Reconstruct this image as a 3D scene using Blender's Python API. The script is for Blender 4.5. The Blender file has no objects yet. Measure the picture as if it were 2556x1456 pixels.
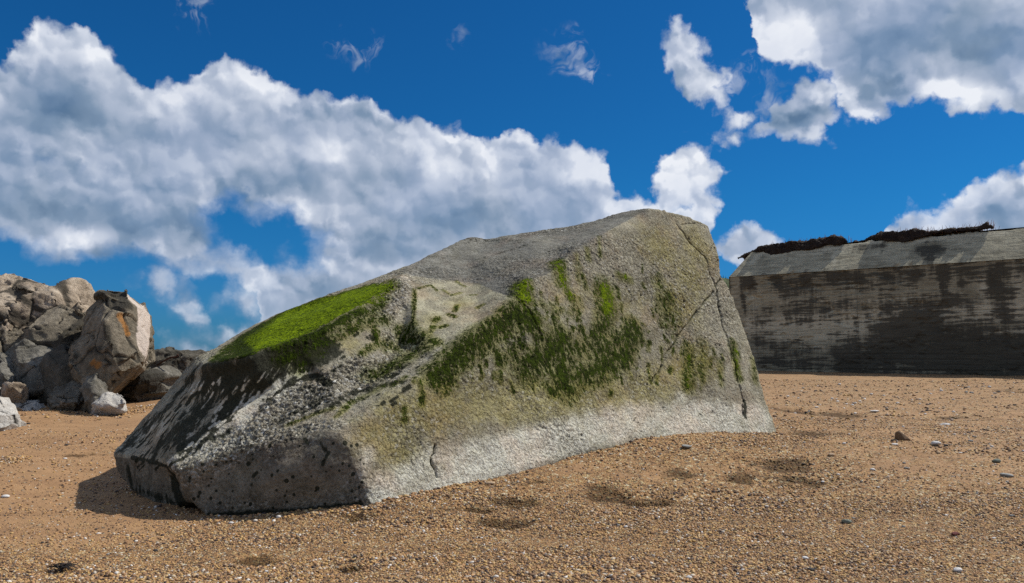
import bpy, bmesh, math, random
import numpy as np
from mathutils import Vector, geometry
from mathutils.bvhtree import BVHTree

random.seed(7)
rng = np.random.default_rng(11)
sc = bpy.context.scene
COL = sc.collection

# ------------------------------------------------------------------ camera
FP, CX, CY, HZ = 1988.0, 1278.0, 728.0, 881.0       # focal length and centre of the survey drawing
EYE = np.array([0.0, 0.0, 1.4])
TH = math.atan((HZ - CY) / FP)
ST, CT = math.sin(TH), math.cos(TH)
cam_d = bpy.data.cameras.new("camera")
cam = bpy.data.objects.new("camera", cam_d)
COL.objects.link(cam)
cam.location = EYE
cam.rotation_euler = (math.pi / 2 + TH, 0, 0)
cam_d.lens = 28.0
cam_d.sensor_width = 36.0
cam_d.clip_end = 5000
sc.camera = cam


def ray(x, y):
    a, b = (x - CX) / FP, (CY - y) / FP
    return np.array([a, CT - b * ST, ST + b * CT])


def at(x, y, Y):
    d = ray(x, y)
    return EYE + d * (Y / d[1])


# ------------------------------------------------------------------ noise
_perm = np.random.default_rng(3).permutation(256)
_perm = np.concatenate([_perm, _perm, _perm])
_grad = np.random.default_rng(5).normal(size=(256, 3))
_grad /= np.linalg.norm(_grad, axis=1)[:, None]


def pn(p, s=1.0, off=0.0):
    q = p * s + off + 100.37
    i = np.floor(q).astype(np.int64)
    f = q - i
    u = f * f * f * (f * (f * 6 - 15) + 10)
    i &= 255
    out = 0
    for dx in (0, 1):
        for dy in (0, 1):
            for dz in (0, 1):
                h = _perm[_perm[_perm[(i[:, 0] + dx) & 255] + ((i[:, 1] + dy) & 255)] + ((i[:, 2] + dz) & 255)]
                g = _grad[h]
                w = (u[:, 0] if dx else 1 - u[:, 0]) * (u[:, 1] if dy else 1 - u[:, 1]) * (u[:, 2] if dz else 1 - u[:, 2])
                out = out + w * (g[:, 0] * (f[:, 0] - dx) + g[:, 1] * (f[:, 1] - dy) + g[:, 2] * (f[:, 2] - dz))
    return out * 1.6


def fbm(p, s, o=4, g=0.5, off=0.0):
    r, a, t = 0, 1.0, 0
    for k in range(o):
        r = r + a * pn(p, s * 2.03 ** k, off + 17.1 * k)
        t += a
        a *= g
    return r / t


def cells(p, n, seed, warp=0.0, aniso=(1, 1, 1)):
    """nearest / second nearest random seed: index, gap between the two"""
    r = np.random.default_rng(seed)
    lo, hi = p.min(0), p.max(0)
    c = lo + r.random((n, 3)) * (hi - lo)
    q = p.copy()
    if warp:
        for k in range(3):
            q[:, k] += warp * fbm(p, 1.5, 3, off=31.0 * k)
    an = np.array(aniso)
    d1 = np.full(len(p), 1e9); d2 = d1.copy(); idx = np.zeros(len(p), int)
    for k in range(n):
        d = np.linalg.norm((q - c[k]) * an, axis=1)
        b = d < d1
        d2 = np.where(b, d1, np.minimum(d2, d))
        idx = np.where(b, k, idx)
        d1 = np.where(b, d, d1)
    return idx, d2 - d1, c


def sstep(a, b, x):
    t = np.clip((x - a) / (b - a), 0, 1)
    return t * t * (3 - 2 * t)


# ------------------------------------------------------------------ node helper
NDIM = "3D"


class NT:
    def __init__(s, tree):
        s.t = tree; s.n = tree.nodes; s.l = tree.links

    def put(s, sock, v):
        if v is None:
            return
        if isinstance(v, bpy.types.NodeSocket):
            s.l.new(v, sock)
        else:
            try:
                sock.default_value = v
            except Exception:
                sock.default_value = (*v, 1.0) if len(v) == 3 else v

    def math(s, op, a, b=None, c=None, clamp=False):
        n = s.n.new("ShaderNodeMath"); n.operation = op; n.use_clamp = clamp
        s.put(n.inputs[0], a); s.put(n.inputs[1], b); s.put(n.inputs[2], c)
        return n.outputs[0]

    def vmath(s, op, a, b=None, scale=None):
        n = s.n.new("ShaderNodeVectorMath"); n.operation = op
        s.put(n.inputs[0], a); s.put(n.inputs[1], b)
        if scale is not None: s.put(n.inputs["Scale"], scale)
        return n.outputs["Value"] if op in ("LENGTH", "DOT_PRODUCT", "DISTANCE") else n.outputs[0]

    def noise(s, v, scale, detail=4, rough=0.5, dist=0.0, w=None, color=False):
        n = s.n.new("ShaderNodeTexNoise"); n.noise_dimensions = NDIM
        s.put(n.inputs["Vector"], v)
        n.inputs["Scale"].default_value = scale; n.inputs["Detail"].default_value = detail
        n.inputs["Roughness"].default_value = rough; n.inputs["Distortion"].default_value = dist
        return n.outputs["Color" if color else "Fac"]

    def vor(s, v, scale, feature="F1", out="Distance", rnd=1.0):
        n = s.n.new("ShaderNodeTexVoronoi"); n.feature = feature
        s.put(n.inputs["Vector"], v); n.inputs["Scale"].default_value = scale
        n.inputs["Randomness"].default_value = rnd
        return n.outputs[out]

    def map(s, v, a, b, c=0.0, d=1.0, smooth=True):
        n = s.n.new("ShaderNodeMapRange"); n.interpolation_type = "SMOOTHSTEP" if smooth else "LINEAR"
        s.put(n.inputs[0], v)
        for k, q in enumerate((a, b, c, d)): s.put(n.inputs[k + 1], q)
        return n.outputs[0]

    def mix(s, f, a, b, mode="MIX"):
        n = s.n.new("ShaderNodeMix"); n.data_type = "RGBA"; n.blend_type = mode
        s.put(n.inputs[0], f); s.put(n.inputs[6], a); s.put(n.inputs[7], b)
        return n.outputs[2]

    def attr(s, name, out="Fac"):
        n = s.n.new("ShaderNodeAttribute"); n.attribute_name = name
        return n.outputs[out]

    def mapping(s, v, loc=(0, 0, 0), rot=(0, 0, 0), scale=(1, 1, 1), typ="POINT"):
        n = s.n.new("ShaderNodeMapping"); n.vector_type = typ
        s.put(n.inputs[0], v); n.inputs[1].default_value = loc; n.inputs[2].default_value = rot; n.inputs[3].default_value = scale
        return n.outputs[0]

    def ramp(s, f, stops, interp="LINEAR"):
        n = s.n.new("ShaderNodeValToRGB"); n.color_ramp.interpolation = interp
        e = n.color_ramp.elements
        while len(e) < len(stops): e.new(0.5)
        for k, (p, c) in enumerate(stops):
            e[k].position = p; e[k].color = (*c, 1)
        s.put(n.inputs[0], f)
        return n.outputs[0]

    def bump(s, h, strength, dist, normal=None):
        n = s.n.new("ShaderNodeBump")
        n.inputs["Strength"].default_value = strength; n.inputs["Distance"].default_value = dist
        s.put(n.inputs["Height"], h); s.put(n.inputs["Normal"], normal)
        return n.outputs[0]


def material(name):
    m = bpy.data.materials.new(name); m.use_nodes = True
    t = NT(m.node_tree)
    b = m.node_tree.nodes["Principled BSDF"]
    b.inputs["Roughness"].default_value = 0.9
    b.inputs["Specular IOR Level"].default_value = 0.25
    tc = m.node_tree.nodes.new("ShaderNodeTexCoord").outputs["Object"]
    return m, t, b, tc


def simple(name, c, var=0.35, scale=20, rough=0.9, bump=0.3, bd=0.01):
    m, t, b, tc = material(name)
    n = t.noise(tc, scale, 6, 0.65)
    t.put(b.inputs["Base Color"], t.mix(t.map(n, 0.3, 0.7), tuple(k * (1 - var) for k in c), tuple(min(1, k * (1 + var)) for k in c)))
    b.inputs["Roughness"].default_value = rough
    t.put(b.inputs["Normal"], t.bump(t.noise(tc, scale * 2.5, 6, 0.7), bump, bd))
    return m


# ------------------------------------------------------------------ object helpers
def mesh_obj(name, v, f, mat=None, parent=None, smooth=True):
    me = bpy.data.meshes.new(name)
    me.from_pydata([tuple(p) for p in v], [], [tuple(k) for k in f])
    me.update()
    if smooth: me.polygons.foreach_set("use_smooth", np.ones(len(me.polygons), bool))
    if mat: me.materials.append(mat)
    o = bpy.data.objects.new(name, me); COL.objects.link(o)
    if parent: o.parent = parent
    return o


def tag(o, label=None, cat=None, group=None, kind=None):
    if label: o["label"] = label
    if cat: o["category"] = cat
    if group: o["group"] = group
    if kind: o["kind"] = kind
    return o


def fattr(me, name, arr):
    a = me.attributes.new(name, "FLOAT", "POINT")
    a.data.foreach_set("value", np.ascontiguousarray(arr, dtype=np.float32))


def get_v(me):
    v = np.empty(len(me.vertices) * 3, np.float32); me.vertices.foreach_get("co", v)
    return v.reshape(-1, 3).astype(np.float64)


def get_n(me):
    v = np.empty(len(me.vertices) * 3, np.float32); me.vertices.foreach_get("normal", v)
    return v.reshape(-1, 3).astype(np.float64)


def set_v(me, v):
    me.vertices.foreach_set("co", np.ascontiguousarray(v.reshape(-1), dtype=np.float32)); me.update()


def solid_from(verts, faces, vox, smooth_it, subs, name):
    """closed rough cage -> even mesh with softened edges"""
    me = bpy.data.meshes.new(name + "_cage")
    me.from_pydata([tuple(v) for v in verts], [], faces)
    bm = bmesh.new(); bm.from_mesh(me)
    bmesh.ops.triangulate(bm, faces=bm.faces[:])
    bmesh.ops.recalc_face_normals(bm, faces=bm.faces[:])
    bm.to_mesh(me); bm.free()
    o = bpy.data.objects.new(name + "_tmp", me); COL.objects.link(o)
    r = o.modifiers.new("r", "REMESH"); r.mode = "VOXEL"; r.voxel_size = vox; r.use_smooth_shade = True
    if smooth_it:
        s = o.modifiers.new("s", "SMOOTH"); s.factor = 0.5; s.iterations = smooth_it
    if subs:
        s = o.modifiers.new("u", "SUBSURF"); s.levels = subs; s.render_levels = subs
    dg = bpy.context.evaluated_depsgraph_get()
    out = bpy.data.meshes.new_from_object(o.evaluated_get(dg))
    out.name = name
    bpy.data.objects.remove(o)
    out.polygons.foreach_set("use_smooth", np.ones(len(out.polygons), bool))
    out.materials.clear()
    return out


def lifted(outline, inner, edges=(), back=None, bury=0.0):
    """front skin triangulated from surveyed corner points, closed by a body behind it"""
    pts = list(outline) + list(inner)
    n = len(outline)
    p2 = [Vector((p[0], -p[1])) for p in pts]
    ed = [(i, (i + 1) % n) for i in range(n)] + list(edges)
    v2, _, f2, ov, _, _ = geometry.delaunay_2d_cdt(p2, ed, [list(range(n))[::-1]], 1, 0.01)
    P = []
    for k, q in enumerate(v2):
        src = ov[k]
        if src:
            P.append(at(pts[src[0]][0], pts[src[0]][1], pts[src[0]][2]))
        else:
            d = [((q.x - a.x) ** 2 + (q.y - a.y) ** 2, j) for j, a in enumerate(p2)]
            d.sort(); w = [1 / (a + 1) for a, _ in d[:3]]
            Y = sum(wi * pts[j][2] for wi, (_, j) in zip(w, d[:3])) / sum(w)
            P.append(at(q.x, -q.y, Y))
    faces = [list(f) for f in f2]
    cnt = {}
    for f in faces:
        for i in range(len(f)):
            e = (f[i], f[(i + 1) % len(f)])
            cnt[e] = 1
    bnd = [e for e in cnt if (e[1], e[0]) not in cnt]
    P = np.array(P)
    bid = {}
    cen = P[[e[0] for e in bnd]].mean(0)
    V = list(P)
    for e in bnd:
        i = e[0]
        bid[i] = len(V)
        V.append(back(P[i], cen))
    cb = len(V)
    V.append(np.mean([V[j] for j in bid.values()], axis=0) + np.array([0, 0.15, -0.1]))
    for a, b in bnd:
        faces.append([b, a, bid[a], bid[b]])
        faces.append([bid[b], bid[a], cb])
    return V, faces


def link_mesh(me, name, mat):
    me.materials.append(mat)
    o = bpy.data.objects.new(name, me); COL.objects.link(o)
    return o


def inpoly(v, n, poly, soft=6.0):
    """how far inside a surveyed outline each camera-side point of a surface lies, 0..1 over `soft`"""
    d = v - EYE
    b = (d[:, 2] * CT - d[:, 1] * ST); a = (d[:, 1] * CT + d[:, 2] * ST)
    a = np.where(a > .1, a, .1)
    x = CX + FP * d[:, 0] / a; y = CY - FP * b / a
    px = [p[0] for p in poly]; py = [p[1] for p in poly]
    ok = (x > min(px) - 20) & (x < max(px) + 20) & (y > min(py) - 20) & (y < max(py) + 20) & ((n * d).sum(1) < 0)
    idx = np.nonzero(ok)[0]; X = x[idx]; Y = y[idx]
    ins = np.zeros(len(idx), bool); dist = np.full(len(idx), 1e9)
    m = len(poly)
    for k in range(m):
        x0, y0 = poly[k]; x1, y1 = poly[(k + 1) % m]
        c = ((y0 > Y) != (y1 > Y)) & (X < (x1 - x0) * (Y - y0) / ((y1 - y0) or 1e-9) + x0)
        ins ^= c
        t = np.clip(((X - x0) * (x1 - x0) + (Y - y0) * (y1 - y0)) / ((x1 - x0) ** 2 + (y1 - y0) ** 2), 0, 1)
        dist = np.minimum(dist, np.hypot(X - x0 - t * (x1 - x0), Y - y0 - t * (y1 - y0)))
    out_ = np.zeros(len(v)); out_[idx] = np.clip(.5 + np.where(ins, dist, -dist) / (2 * soft), 0, 1)
    return out_


class Surf:
    """a surface on which surveyed strokes can be laid (they become 3-D polylines)"""
    def __init__(s, me):
        bm = bmesh.new(); bm.from_mesh(me)
        s.t = BVHTree.FromBMesh(bm); bm.free()
        s.v = get_v(me)

    def hit(s, x, y):
        h = s.t.ray_cast(Vector(EYE), Vector(ray(x, y)).normalized())
        return None if h[0] is None else np.array(h[0])

    def line(s, pts, step=6.0):
        out = []
        if len(pts) == 1:
            h = s.hit(*pts[0][:2])
            return [h] if h is not None else []
        for a, b in zip(pts[:-1], pts[1:]):
            L = math.hypot(b[0] - a[0], b[1] - a[1]); k = max(1, int(L / step))
            for j in range(k + 1):
                h = s.hit(a[0] + (b[0] - a[0]) * j / k, a[1] + (b[1] - a[1]) * j / k)
                if h is not None: out.append(h)
        return out

    def field(s, strokes, v=None, gx=1.0, kr=1.0, kw=1.0):
        """max over strokes of w*(1-d/r); stroke = (points, r_px, w)"""
        v = s.v if v is None else v
        F = np.zeros(len(v))
        for pts, r, w in strokes:
            L = s.line(pts, max(2.0, r * 0.5))
            if not L: continue
            L = np.array(L); r = r * kr; w = w * kw
            R = r * np.median(L[:, 1]) / FP
            m = np.all((v > L.min(0) - R) & (v < L.max(0) + R), axis=1)
            idx = np.nonzero(m)[0]
            if not len(idx): continue
            sub = v[idx]; d = np.full(len(sub), 1e9)
            for q in L: d = np.minimum(d, ((sub - q) ** 2).sum(1))
            d = np.sqrt(d)
            F[idx] = np.maximum(F[idx], w * np.clip(1 - d / R, 0, 1))
        return F


# ------------------------------------------------------------------ ground
GP = []
for q in [(515, 1292, 7.0), (700, 1284, 6.95), (930, 1262, 6.9), (1100, 1199, 7.5), (1240, 1162, 7.95), (1440, 1104, 8.6),
          (1580, 1072, 9.1), (1740, 1068, 9.6), (1940, 1077, 10.0), (155, 1240, 7.7), (330, 1235, 7.8), (280, 1190, 8.6),
          (150, 1030, 13), (350, 1003, 14.5), (430, 990, 15), (0, 1180, 8.5), (0, 1090, 11), (-200, 1180, 8.5), (-200, 1050, 12),
          (2100, 1085, 9.6), (2555, 1110, 9.2), (2555, 1250, 7.0), (2000, 1250, 7.2), (1600, 1250, 7.1), (1620, 1150, 8.2),
          (2100, 1150, 8.3), (2000, 1000, 15), (2500, 1005, 14.5), (2000, 928, 28.5), (2555, 940, 23.5), (1200, 1300, 6.6),
          (2900, 1110, 9.0), (3000, 1000, 15), (2900, 945, 21)]:
    GP.append(at(*q))
for X, Y, z in [(-6, 3, -.04), (0, 3, -.04), (6, 3, -.04), (-4, 4.9, 0), (0, 4.9, 0), (4, 4.9, 0), (-40, 60, 1.2), (0, 60, 1.2), (40, 60, 1.2),
                (-30, 20, .9), (35, 20, .8), (0, -20, -.6), (-30, -10, -.6), (30, -10, -.6), (0, 30, .8), (-12, 30, .85)]:
    GP.append(np.array([X, Y, z]))
GP = np.array(GP)


def _mq(d2): return np.sqrt(d2 + 0.36)


_A = _mq(((GP[:, None, :2] - GP[None, :, :2]) ** 2).sum(2)) + np.eye(len(GP)) * -0.02
_W = np.linalg.solve(np.block([[_A, np.ones((len(GP), 1))], [np.ones((1, len(GP))), np.zeros((1, 1))]]), np.append(GP[:, 2], 0))


def ground_base(x, y):
    x = np.asarray(x, float); y = np.asarray(y, float)
    z = np.full(x.shape, _W[-1])
    for k in range(len(GP)):
        z = z + _W[k] * _mq((x - GP[k, 0]) ** 2 + (y - GP[k, 1]) ** 2)
    r = np.hypot(x, y)
    t = sstep(45, 80, r)
    z = np.where(y < 0, np.maximum(z, -1.0), z)
    return z * (1 - t) + 1.2 * t


def gpix(x, y):
    """ground point seen along a surveyed direction"""
    d = ray(x, y); a = 2.0; q = None
    for k in range(4000):
        p = EYE + d * a
        if p[2] < ground_base(p[0], p[1]): break
        a *= 1.004
    return p


DENT = [(1530, 1232, 75, 18, .035), (1600, 1250, 60, 12, .03), (1960, 1160, 70, 12, .04), (1990, 1196, 70, 12, .04), (1850, 1190, 40, 12, .03),
        (1690, 1185, 40, 10, .02), (1310, 1250, 60, 12, .02), (2000, 1025, 28, 6, .04), (2090, 1032, 40, 7, .05), (1945, 1017, 20, 5, .04),
        (2530, 973, 30, 6, .1), (200, 1133, 40, 8, .02), (1250, 1305, 60, 10, .02), (900, 1290, 60, 10, .02), (660, 1400, 60, 10, .02),
        (2010, 1080, 60, 5, .03), (2370, 1040, 35, 4, .03), (1180, 1270, 60, 9, .025), (880, 1412, 26, 6, .03), (1350, 1200, 80, 9, .015)]
DW = []
for x, y, rx, ry, dp in DENT:
    c = gpix(x, y); c2 = gpix(x, y - ry)
    DW.append((c[0], c[1], 1.25 * rx * c[1] / FP, 1.3 * max(0.05, abs(c2[1] - c[1])), dp * 1.3))


def dents(x, y):
    z = np.zeros(x.shape); m = np.zeros(x.shape)
    p = np.stack([x, y, np.zeros_like(x)], -1).reshape(-1, 3)
    wx = fbm(p, 3.0, 3).reshape(x.shape) * .25; wy = fbm(p, 3.0, 3, off=9).reshape(x.shape) * .25
    for cx, cy, rx, ry, dp in DW:
        near = (np.abs(x - cx) < rx * 3) & (np.abs(y - cy) < ry * 3)
        if not near.any(): continue
        e = ((x + wx - cx) / rx) ** 2 + ((y + wy - cy) / ry) ** 2
        z -= dp * np.exp(-e); m = np.maximum(m, np.exp(-e * .9) * min(1, dp / .03))
    return z, m


def ground_z(x, y, fine=True):
    x = np.asarray(x, float); y = np.asarray(y, float)
    p = np.stack([x, y, np.zeros_like(x)], -1).reshape(-1, 3)
    z = ground_base(x, y)
    r = np.hypot(x, y)
    z = z + (fbm(p * np.array([1, 1.3, 1]), .7, 3) * .035).reshape(x.shape) * sstep(1, 4, r)
    pr = p.copy(); pr[:, 0] += 0.6 * fbm(p, .8, 2)
    z = z + (fbm(pr * np.array([1.0, 2.2, 1]), 2.3, 3, off=40) * .022).reshape(x.shape) * (1 - sstep(20, 40, r))
    z = z + dents(x, y)[0]
    if fine:
        z = z + (fbm(p, 22, 3, .6, off=70) * .010).reshape(x.shape) * (1 - sstep(8, 20, r))
    return z


# sand material
def sand_mat():
    m, t, b, tc = material("beach_sand")
    flat = t.mapping(tc, scale=(1, 1, .3))
    warp = t.vmath("ADD", flat, t.vmath("SCALE", t.noise(flat, 35, 2, color=True), scale=.012))
    patch = t.noise(flat, .55, 4, .6)
    grav = t.attr("gravel")
    dent_dark = t.attr("dent_dark")
    v1 = t.vor(warp, 48, out="Color"); h1 = t.vor(warp, 48, out="Distance")
    sx = t.n.new("ShaderNodeSeparateColor"); t.l.new(v1, sx.inputs[0])
    stone = t.ramp(sx.outputs[0], [(0, (.10, .065, .05)), (.12, (.23, .14, .085)), (.35, (.36, .21, .11)), (.6, (.44, .25, .13)), (.8, (.48, .30, .14)),
                                   (.93, (.56, .46, .30)), (1, (.72, .66, .58))])
    fine = t.noise(flat, 90, 5, .75)
    sandc = t.ramp(fine, [(.25, (.24, .14, .085)), (.5, (.41, .245, .14)), (.75, (.52, .34, .22))])
    sandc = t.mix(t.map(patch, .35, .65, 0, .5), sandc, (.43, .262, .148, 1))
    v2 = t.vor(warp, 19, out="Color"); d2 = t.vor(warp, 19)
    s2 = t.n.new("ShaderNodeSeparateColor"); t.l.new(v2, s2.inputs[0])
    big = t.math("MULTIPLY", t.map(s2.outputs[1], .80, .83), t.map(d2, .30, .22))
    bigc = t.ramp(s2.outputs[0], [(0, (.09, .075, .07)), (.5, (.28, .20, .15)), (.85, (.5, .42, .33)), (1, (.75, .7, .64))])
    gm = t.map(t.math("ADD", grav, t.math("MULTIPLY", t.math("SUBTRACT", t.noise(flat, 3.5, 5, .6), .5), 1.2)), .3, .7)
    col = t.mix(gm, sandc, stone)
    col = t.mix(big, col, bigc)
    dk = t.map(t.math("ADD", dent_dark, t.math("MULTIPLY", t.math("SUBTRACT", t.noise(flat, 9, 4, .7), .5), 1.0)), .35, .75)
    col = t.mix(t.math("MULTIPLY", dk, .9), col, t.mix(1.0, col, (.30, .26, .17, 1), "MULTIPLY"))  # darker, yellower tone inside the dents
    lg = t.noise(t.mapping(flat, scale=(1, 2.5, 1)), 1.1, 5, .6)
    col = t.mix(t.map(lg, .35, .7, 0, .65), col, t.mix(1.0, col, (.72, .68, .68, 1), "MULTIPLY"))
    t.put(b.inputs["Base Color"], t.mix(1.0, col, (.78, .76, .64, 1), "MULTIPLY"))
    h = t.math("MULTIPLY", t.math("SUBTRACT", 1.0, h1), gm)
    h = t.math("ADD", h, t.math("MULTIPLY", fine, .35))
    h = t.math("ADD", h, t.math("MULTIPLY", big, 1.0))
    t.put(b.inputs["Normal"], t.bump(h, 1.0, .014))
    b.inputs["Roughness"].default_value = .85
    return m


SAND = sand_mat()
# one sheet, rows spaced by distance, reaching the horizon
rows = [-60, -30, -12, -4, 0, 2, 3, 3.8]
while rows[-1] < 16: rows.append(rows[-1] * 1.00165 + .004)
while rows[-1] < 45: rows.append(rows[-1] * 1.008)
while rows[-1] < 900: rows.append(rows[-1] * 1.12)
rows = np.array(rows)
cols = np.concatenate([np.linspace(-14, -1.25, 14), np.linspace(-.95, .95, 560), np.linspace(1.25, 14, 14)])
W = np.maximum(np.abs(rows), 3.0)
XX = cols[None, :] * W[:, None]; YY = np.repeat(rows[:, None], len(cols), 1)
ZZ = ground_z(XX, YY)
nv = XX.size
gme = bpy.data.meshes.new("beach_sand")
ii, jj = np.meshgrid(np.arange(len(rows) - 1), np.arange(len(cols) - 1), indexing="ij")
a = (ii * len(cols) + jj).ravel()
quads = np.stack([a, a + 1, a + 1 + len(cols), a + len(cols)], 1).astype(np.int32)
gme.vertices.add(nv); gme.loops.add(quads.size); gme.polygons.add(len(quads))
gme.vertices.foreach_set("co", np.stack([XX, YY, ZZ], -1).astype(np.float32).ravel())
gme.loops.foreach_set("vertex_index", quads.ravel())
gme.polygons.foreach_set("loop_start", np.arange(0, quads.size, 4, dtype=np.int32))
gme.polygons.foreach_set("use_smooth", np.ones(len(quads), bool))
gme.update(calc_edges=True)


def gravel_amount(x, y):
    p = np.stack([x, y, np.zeros_like(x)], -1).reshape(-1, 3)
    n = fbm(p, .6, 3, off=5).reshape(x.shape)
    g = 1 - sstep(6.3, 9.5, y + .6 * n * 2 - .35 * (x > 0) * np.minimum(x, 4) * 0.4)
    left = sstep(-1.8, -3.2, x) * sstep(5.4, 6.4, y)
    right = sstep(2.2, 4.2, x - (y - 6) * .2)
    g = np.maximum(g, 0.9 * np.exp(-((y - 8.8) / 1.2) ** 2) * (x > -2) * (x < 3.5))
    g = g * (1 - .75 * left) * (1 - .35 * right)
    g = np.maximum(g, .55 * (x > 1.5) * sstep(7, 8.5, y)); g = np.maximum(g, .28)
    near = 1 - sstep(5.2, 5.9, y)
    return np.clip(np.maximum(g, near), 0, 1)


fattr(gme, "gravel", gravel_amount(XX, YY).ravel())
fattr(gme, "dent_dark", dents(XX, YY)[1].ravel())
go = link_mesh(gme, "beach_sand", SAND)
tag(go, "tan beach of sand and small pebbles around the concrete block", None, None, "structure")

# ------------------------------------------------------------------ gravel grains (uncountable) as one mesh
t_ = (1 + 5 ** .5) / 2
ICO = np.array([(-1, t_, 0), (1, t_, 0), (-1, -t_, 0), (1, -t_, 0), (0, -1, t_), (0, 1, t_), (0, -1, -t_), (0, 1, -t_), (t_, 0, -1), (t_, 0, 1), (-t_, 0, -1), (-t_, 0, 1)]) / math.sqrt(1 + t_ * t_)
ICF = np.array([(0, 11, 5), (0, 5, 1), (0, 1, 7), (0, 7, 10), (0, 10, 11), (1, 5, 9), (5, 11, 4), (11, 10, 2), (10, 7, 6), (7, 1, 8), (3, 9, 4), (3, 4, 2), (3, 2, 6), (3, 6, 8), (3, 8, 9), (4, 9, 5), (2, 4, 11), (6, 2, 10), (8, 6, 7), (9, 8, 1)])


def grains(n_try, y0, y1, rmin, rmax, seed):
    r = np.random.default_rng(seed)
    u = r.random(n_try)
    y = np.sqrt(y0 ** 2 + u * (y1 ** 2 - y0 ** 2))
    x = (r.random(n_try) * 2 - 1) * .94 * y
    g = gravel_amount(x, y)
    keep = r.random(n_try) < (g ** 1.3 * .9 + .10)
    x, y = x[keep], y[keep]; n = len(x)
    z = ground_z(x, y)
    s = rmin * (rmax / rmin) ** (r.random(n) ** 2.2)
    pz = np.stack([x, y, 0 * x], 1)
    s = s * (.95 + .9 * np.clip(fbm(pz * np.array([.6, 1.6, 1]), 1.1, 3, off=61), -.5, .6))
    ax = np.stack([s * r.uniform(.9, 1.5, n), s * r.uniform(.7, 1.1, n), s * r.uniform(.45, .85, n)], 1)
    v = ICO[None] * (1 + r.uniform(-.22, .22, (n, 12, 1))) * ax[:, None, :]
    an = r.uniform(0, 2 * math.pi, n); tl = r.normal(0, .35, n)
    c, s_ = np.cos(tl)[:, None], np.sin(tl)[:, None]
    v = np.stack([v[..., 0] * c - v[..., 2] * s_, v[..., 1], v[..., 0] * s_ + v[..., 2] * c], -1)
    c, s_ = np.cos(an)[:, None], np.sin(an)[:, None]
    v = np.stack([v[..., 0] * c - v[..., 1] * s_, v[..., 0] * s_ + v[..., 1] * c, v[..., 2]], -1)
    v += np.stack([x, y, z + ax[:, 2] * .25], -1)[:, None, :]
    f = ICF[None] + (np.arange(n) * 12)[:, None, None]
    return v.reshape(-1, 3), f.reshape(-1, 3), np.repeat(r.random(n), 12), np.repeat(dents(x, y)[1], 12)


gv1, gf1, gc1, gd1 = grains(155000, 4.5, 7.2, .0045, .0135, 21)
gv2, gf2, gc2, gd2 = grains(95000, 7.2, 11.5, .006, .016, 22)


def debris(line, n, seed, spread=.22):
    r = np.random.default_rng(seed); P = np.array([at(*q)[:2] for q in line])
    seg = r.integers(0, len(P) - 1, n); tt = r.random(n)[:, None]
    q = P[seg] * (1 - tt) + P[seg + 1] * tt + np.abs(r.normal(0, spread, (n, 1))) * np.array([[.45, -.9]]) + r.normal(0, .03, (n, 2))
    s = .0055 * (3.6 ** (r.random(n) ** 2.6)); z = ground_z(q[:, 0], q[:, 1])
    v = ICO[None] * (1 + r.uniform(-.25, .25, (n, 12, 1))) * np.stack([s * 1.25, s, s * .7], 1)[:, None, :]
    an = r.uniform(0, 6.28, n); c, s_ = np.cos(an)[:, None], np.sin(an)[:, None]
    v = np.stack([v[..., 0] * c - v[..., 1] * s_, v[..., 0] * s_ + v[..., 1] * c, v[..., 2]], -1)
    v += np.stack([q[:, 0], q[:, 1], z + s * .3], -1)[:, None, :]
    return v.reshape(-1, 3), (ICF[None] + (np.arange(n) * 12)[:, None, None]).reshape(-1, 3), np.repeat(r.random(n) ** .8, 12), np.zeros(n * 12)


D1 = debris([(515, 1292, 7.0), (700, 1284, 6.95), (930, 1262, 6.9), (1100, 1199, 7.5), (1240, 1162, 7.95), (1440, 1104, 8.6), (1580, 1072, 9.1), (1740, 1068, 9.6), (1940, 1077, 10.0)], 4200, 31, .13)
D2 = debris([(0, 1005, 13.6), (120, 1005, 13.6), (244, 1012, 13.2), (320, 1000, 13.6), (440, 990, 14.6)], 2500, 32, .4)
D3 = debris([(0, 1085, 9.3), (40, 1080, 9.3), (60, 1066, 9.4)], 700, 33, .2)
gv3, gf3, gc3, gd3 = grains(38000, 11.5, 22, .008, .032, 23)
SETS = [(gv1, gf1, gc1, gd1), (gv2, gf2, gc2, gd2), (gv3, gf3, gc3, gd3), D1, D2, D3]
gv = np.concatenate([q[0] for q in SETS]); offs = np.cumsum([0] + [len(q[0]) for q in SETS[:-1]])
gf = np.concatenate([q[1] + o for q, o in zip(SETS, offs)]).astype(np.int32)
gc = np.concatenate([q[2] for q in SETS]); gd = np.concatenate([q[3] for q in SETS])
grm = bpy.data.meshes.new("gravel")
grm.vertices.add(len(gv)); grm.loops.add(gf.size); grm.polygons.add(len(gf))
grm.vertices.foreach_set("co", gv.astype(np.float32).ravel())
grm.loops.foreach_set("vertex_index", gf.ravel())
grm.polygons.foreach_set("loop_start", np.arange(0, gf.size, 3, dtype=np.int32))
grm.polygons.foreach_set("use_smooth", np.ones(len(gf), bool))
grm.update(calc_edges=True)
fattr(grm, "tone", gc); fattr(grm, "dent_dark", gd)
gm_, t, b, tc = material("gravel_grain")
tone = t.attr("tone")
c_ = t.ramp(tone, [(0, (.05, .035, .035)), (.12, (.13, .085, .06)), (.30, (.25, .145, .075)), (.58, (.45, .25, .115)), (.78, (.54, .34, .12)), (.91, (.52, .37, .20)), (.965, (.52, .45, .36)), (1, (.8, .76, .7))])
c_ = t.mix(t.map(t.attr("dent_dark"), .25, .7, 0, .9), c_, t.mix(1.0, c_, (.30, .26, .16, 1), "MULTIPLY"))  # grains lying in the dents get the same darker tone
t.put(b.inputs["Base Color"], t.mix(t.noise(tc, 130, 3), c_, t.mix(1.0, c_, (.75, .75, .75, 1), "MULTIPLY")))
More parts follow.
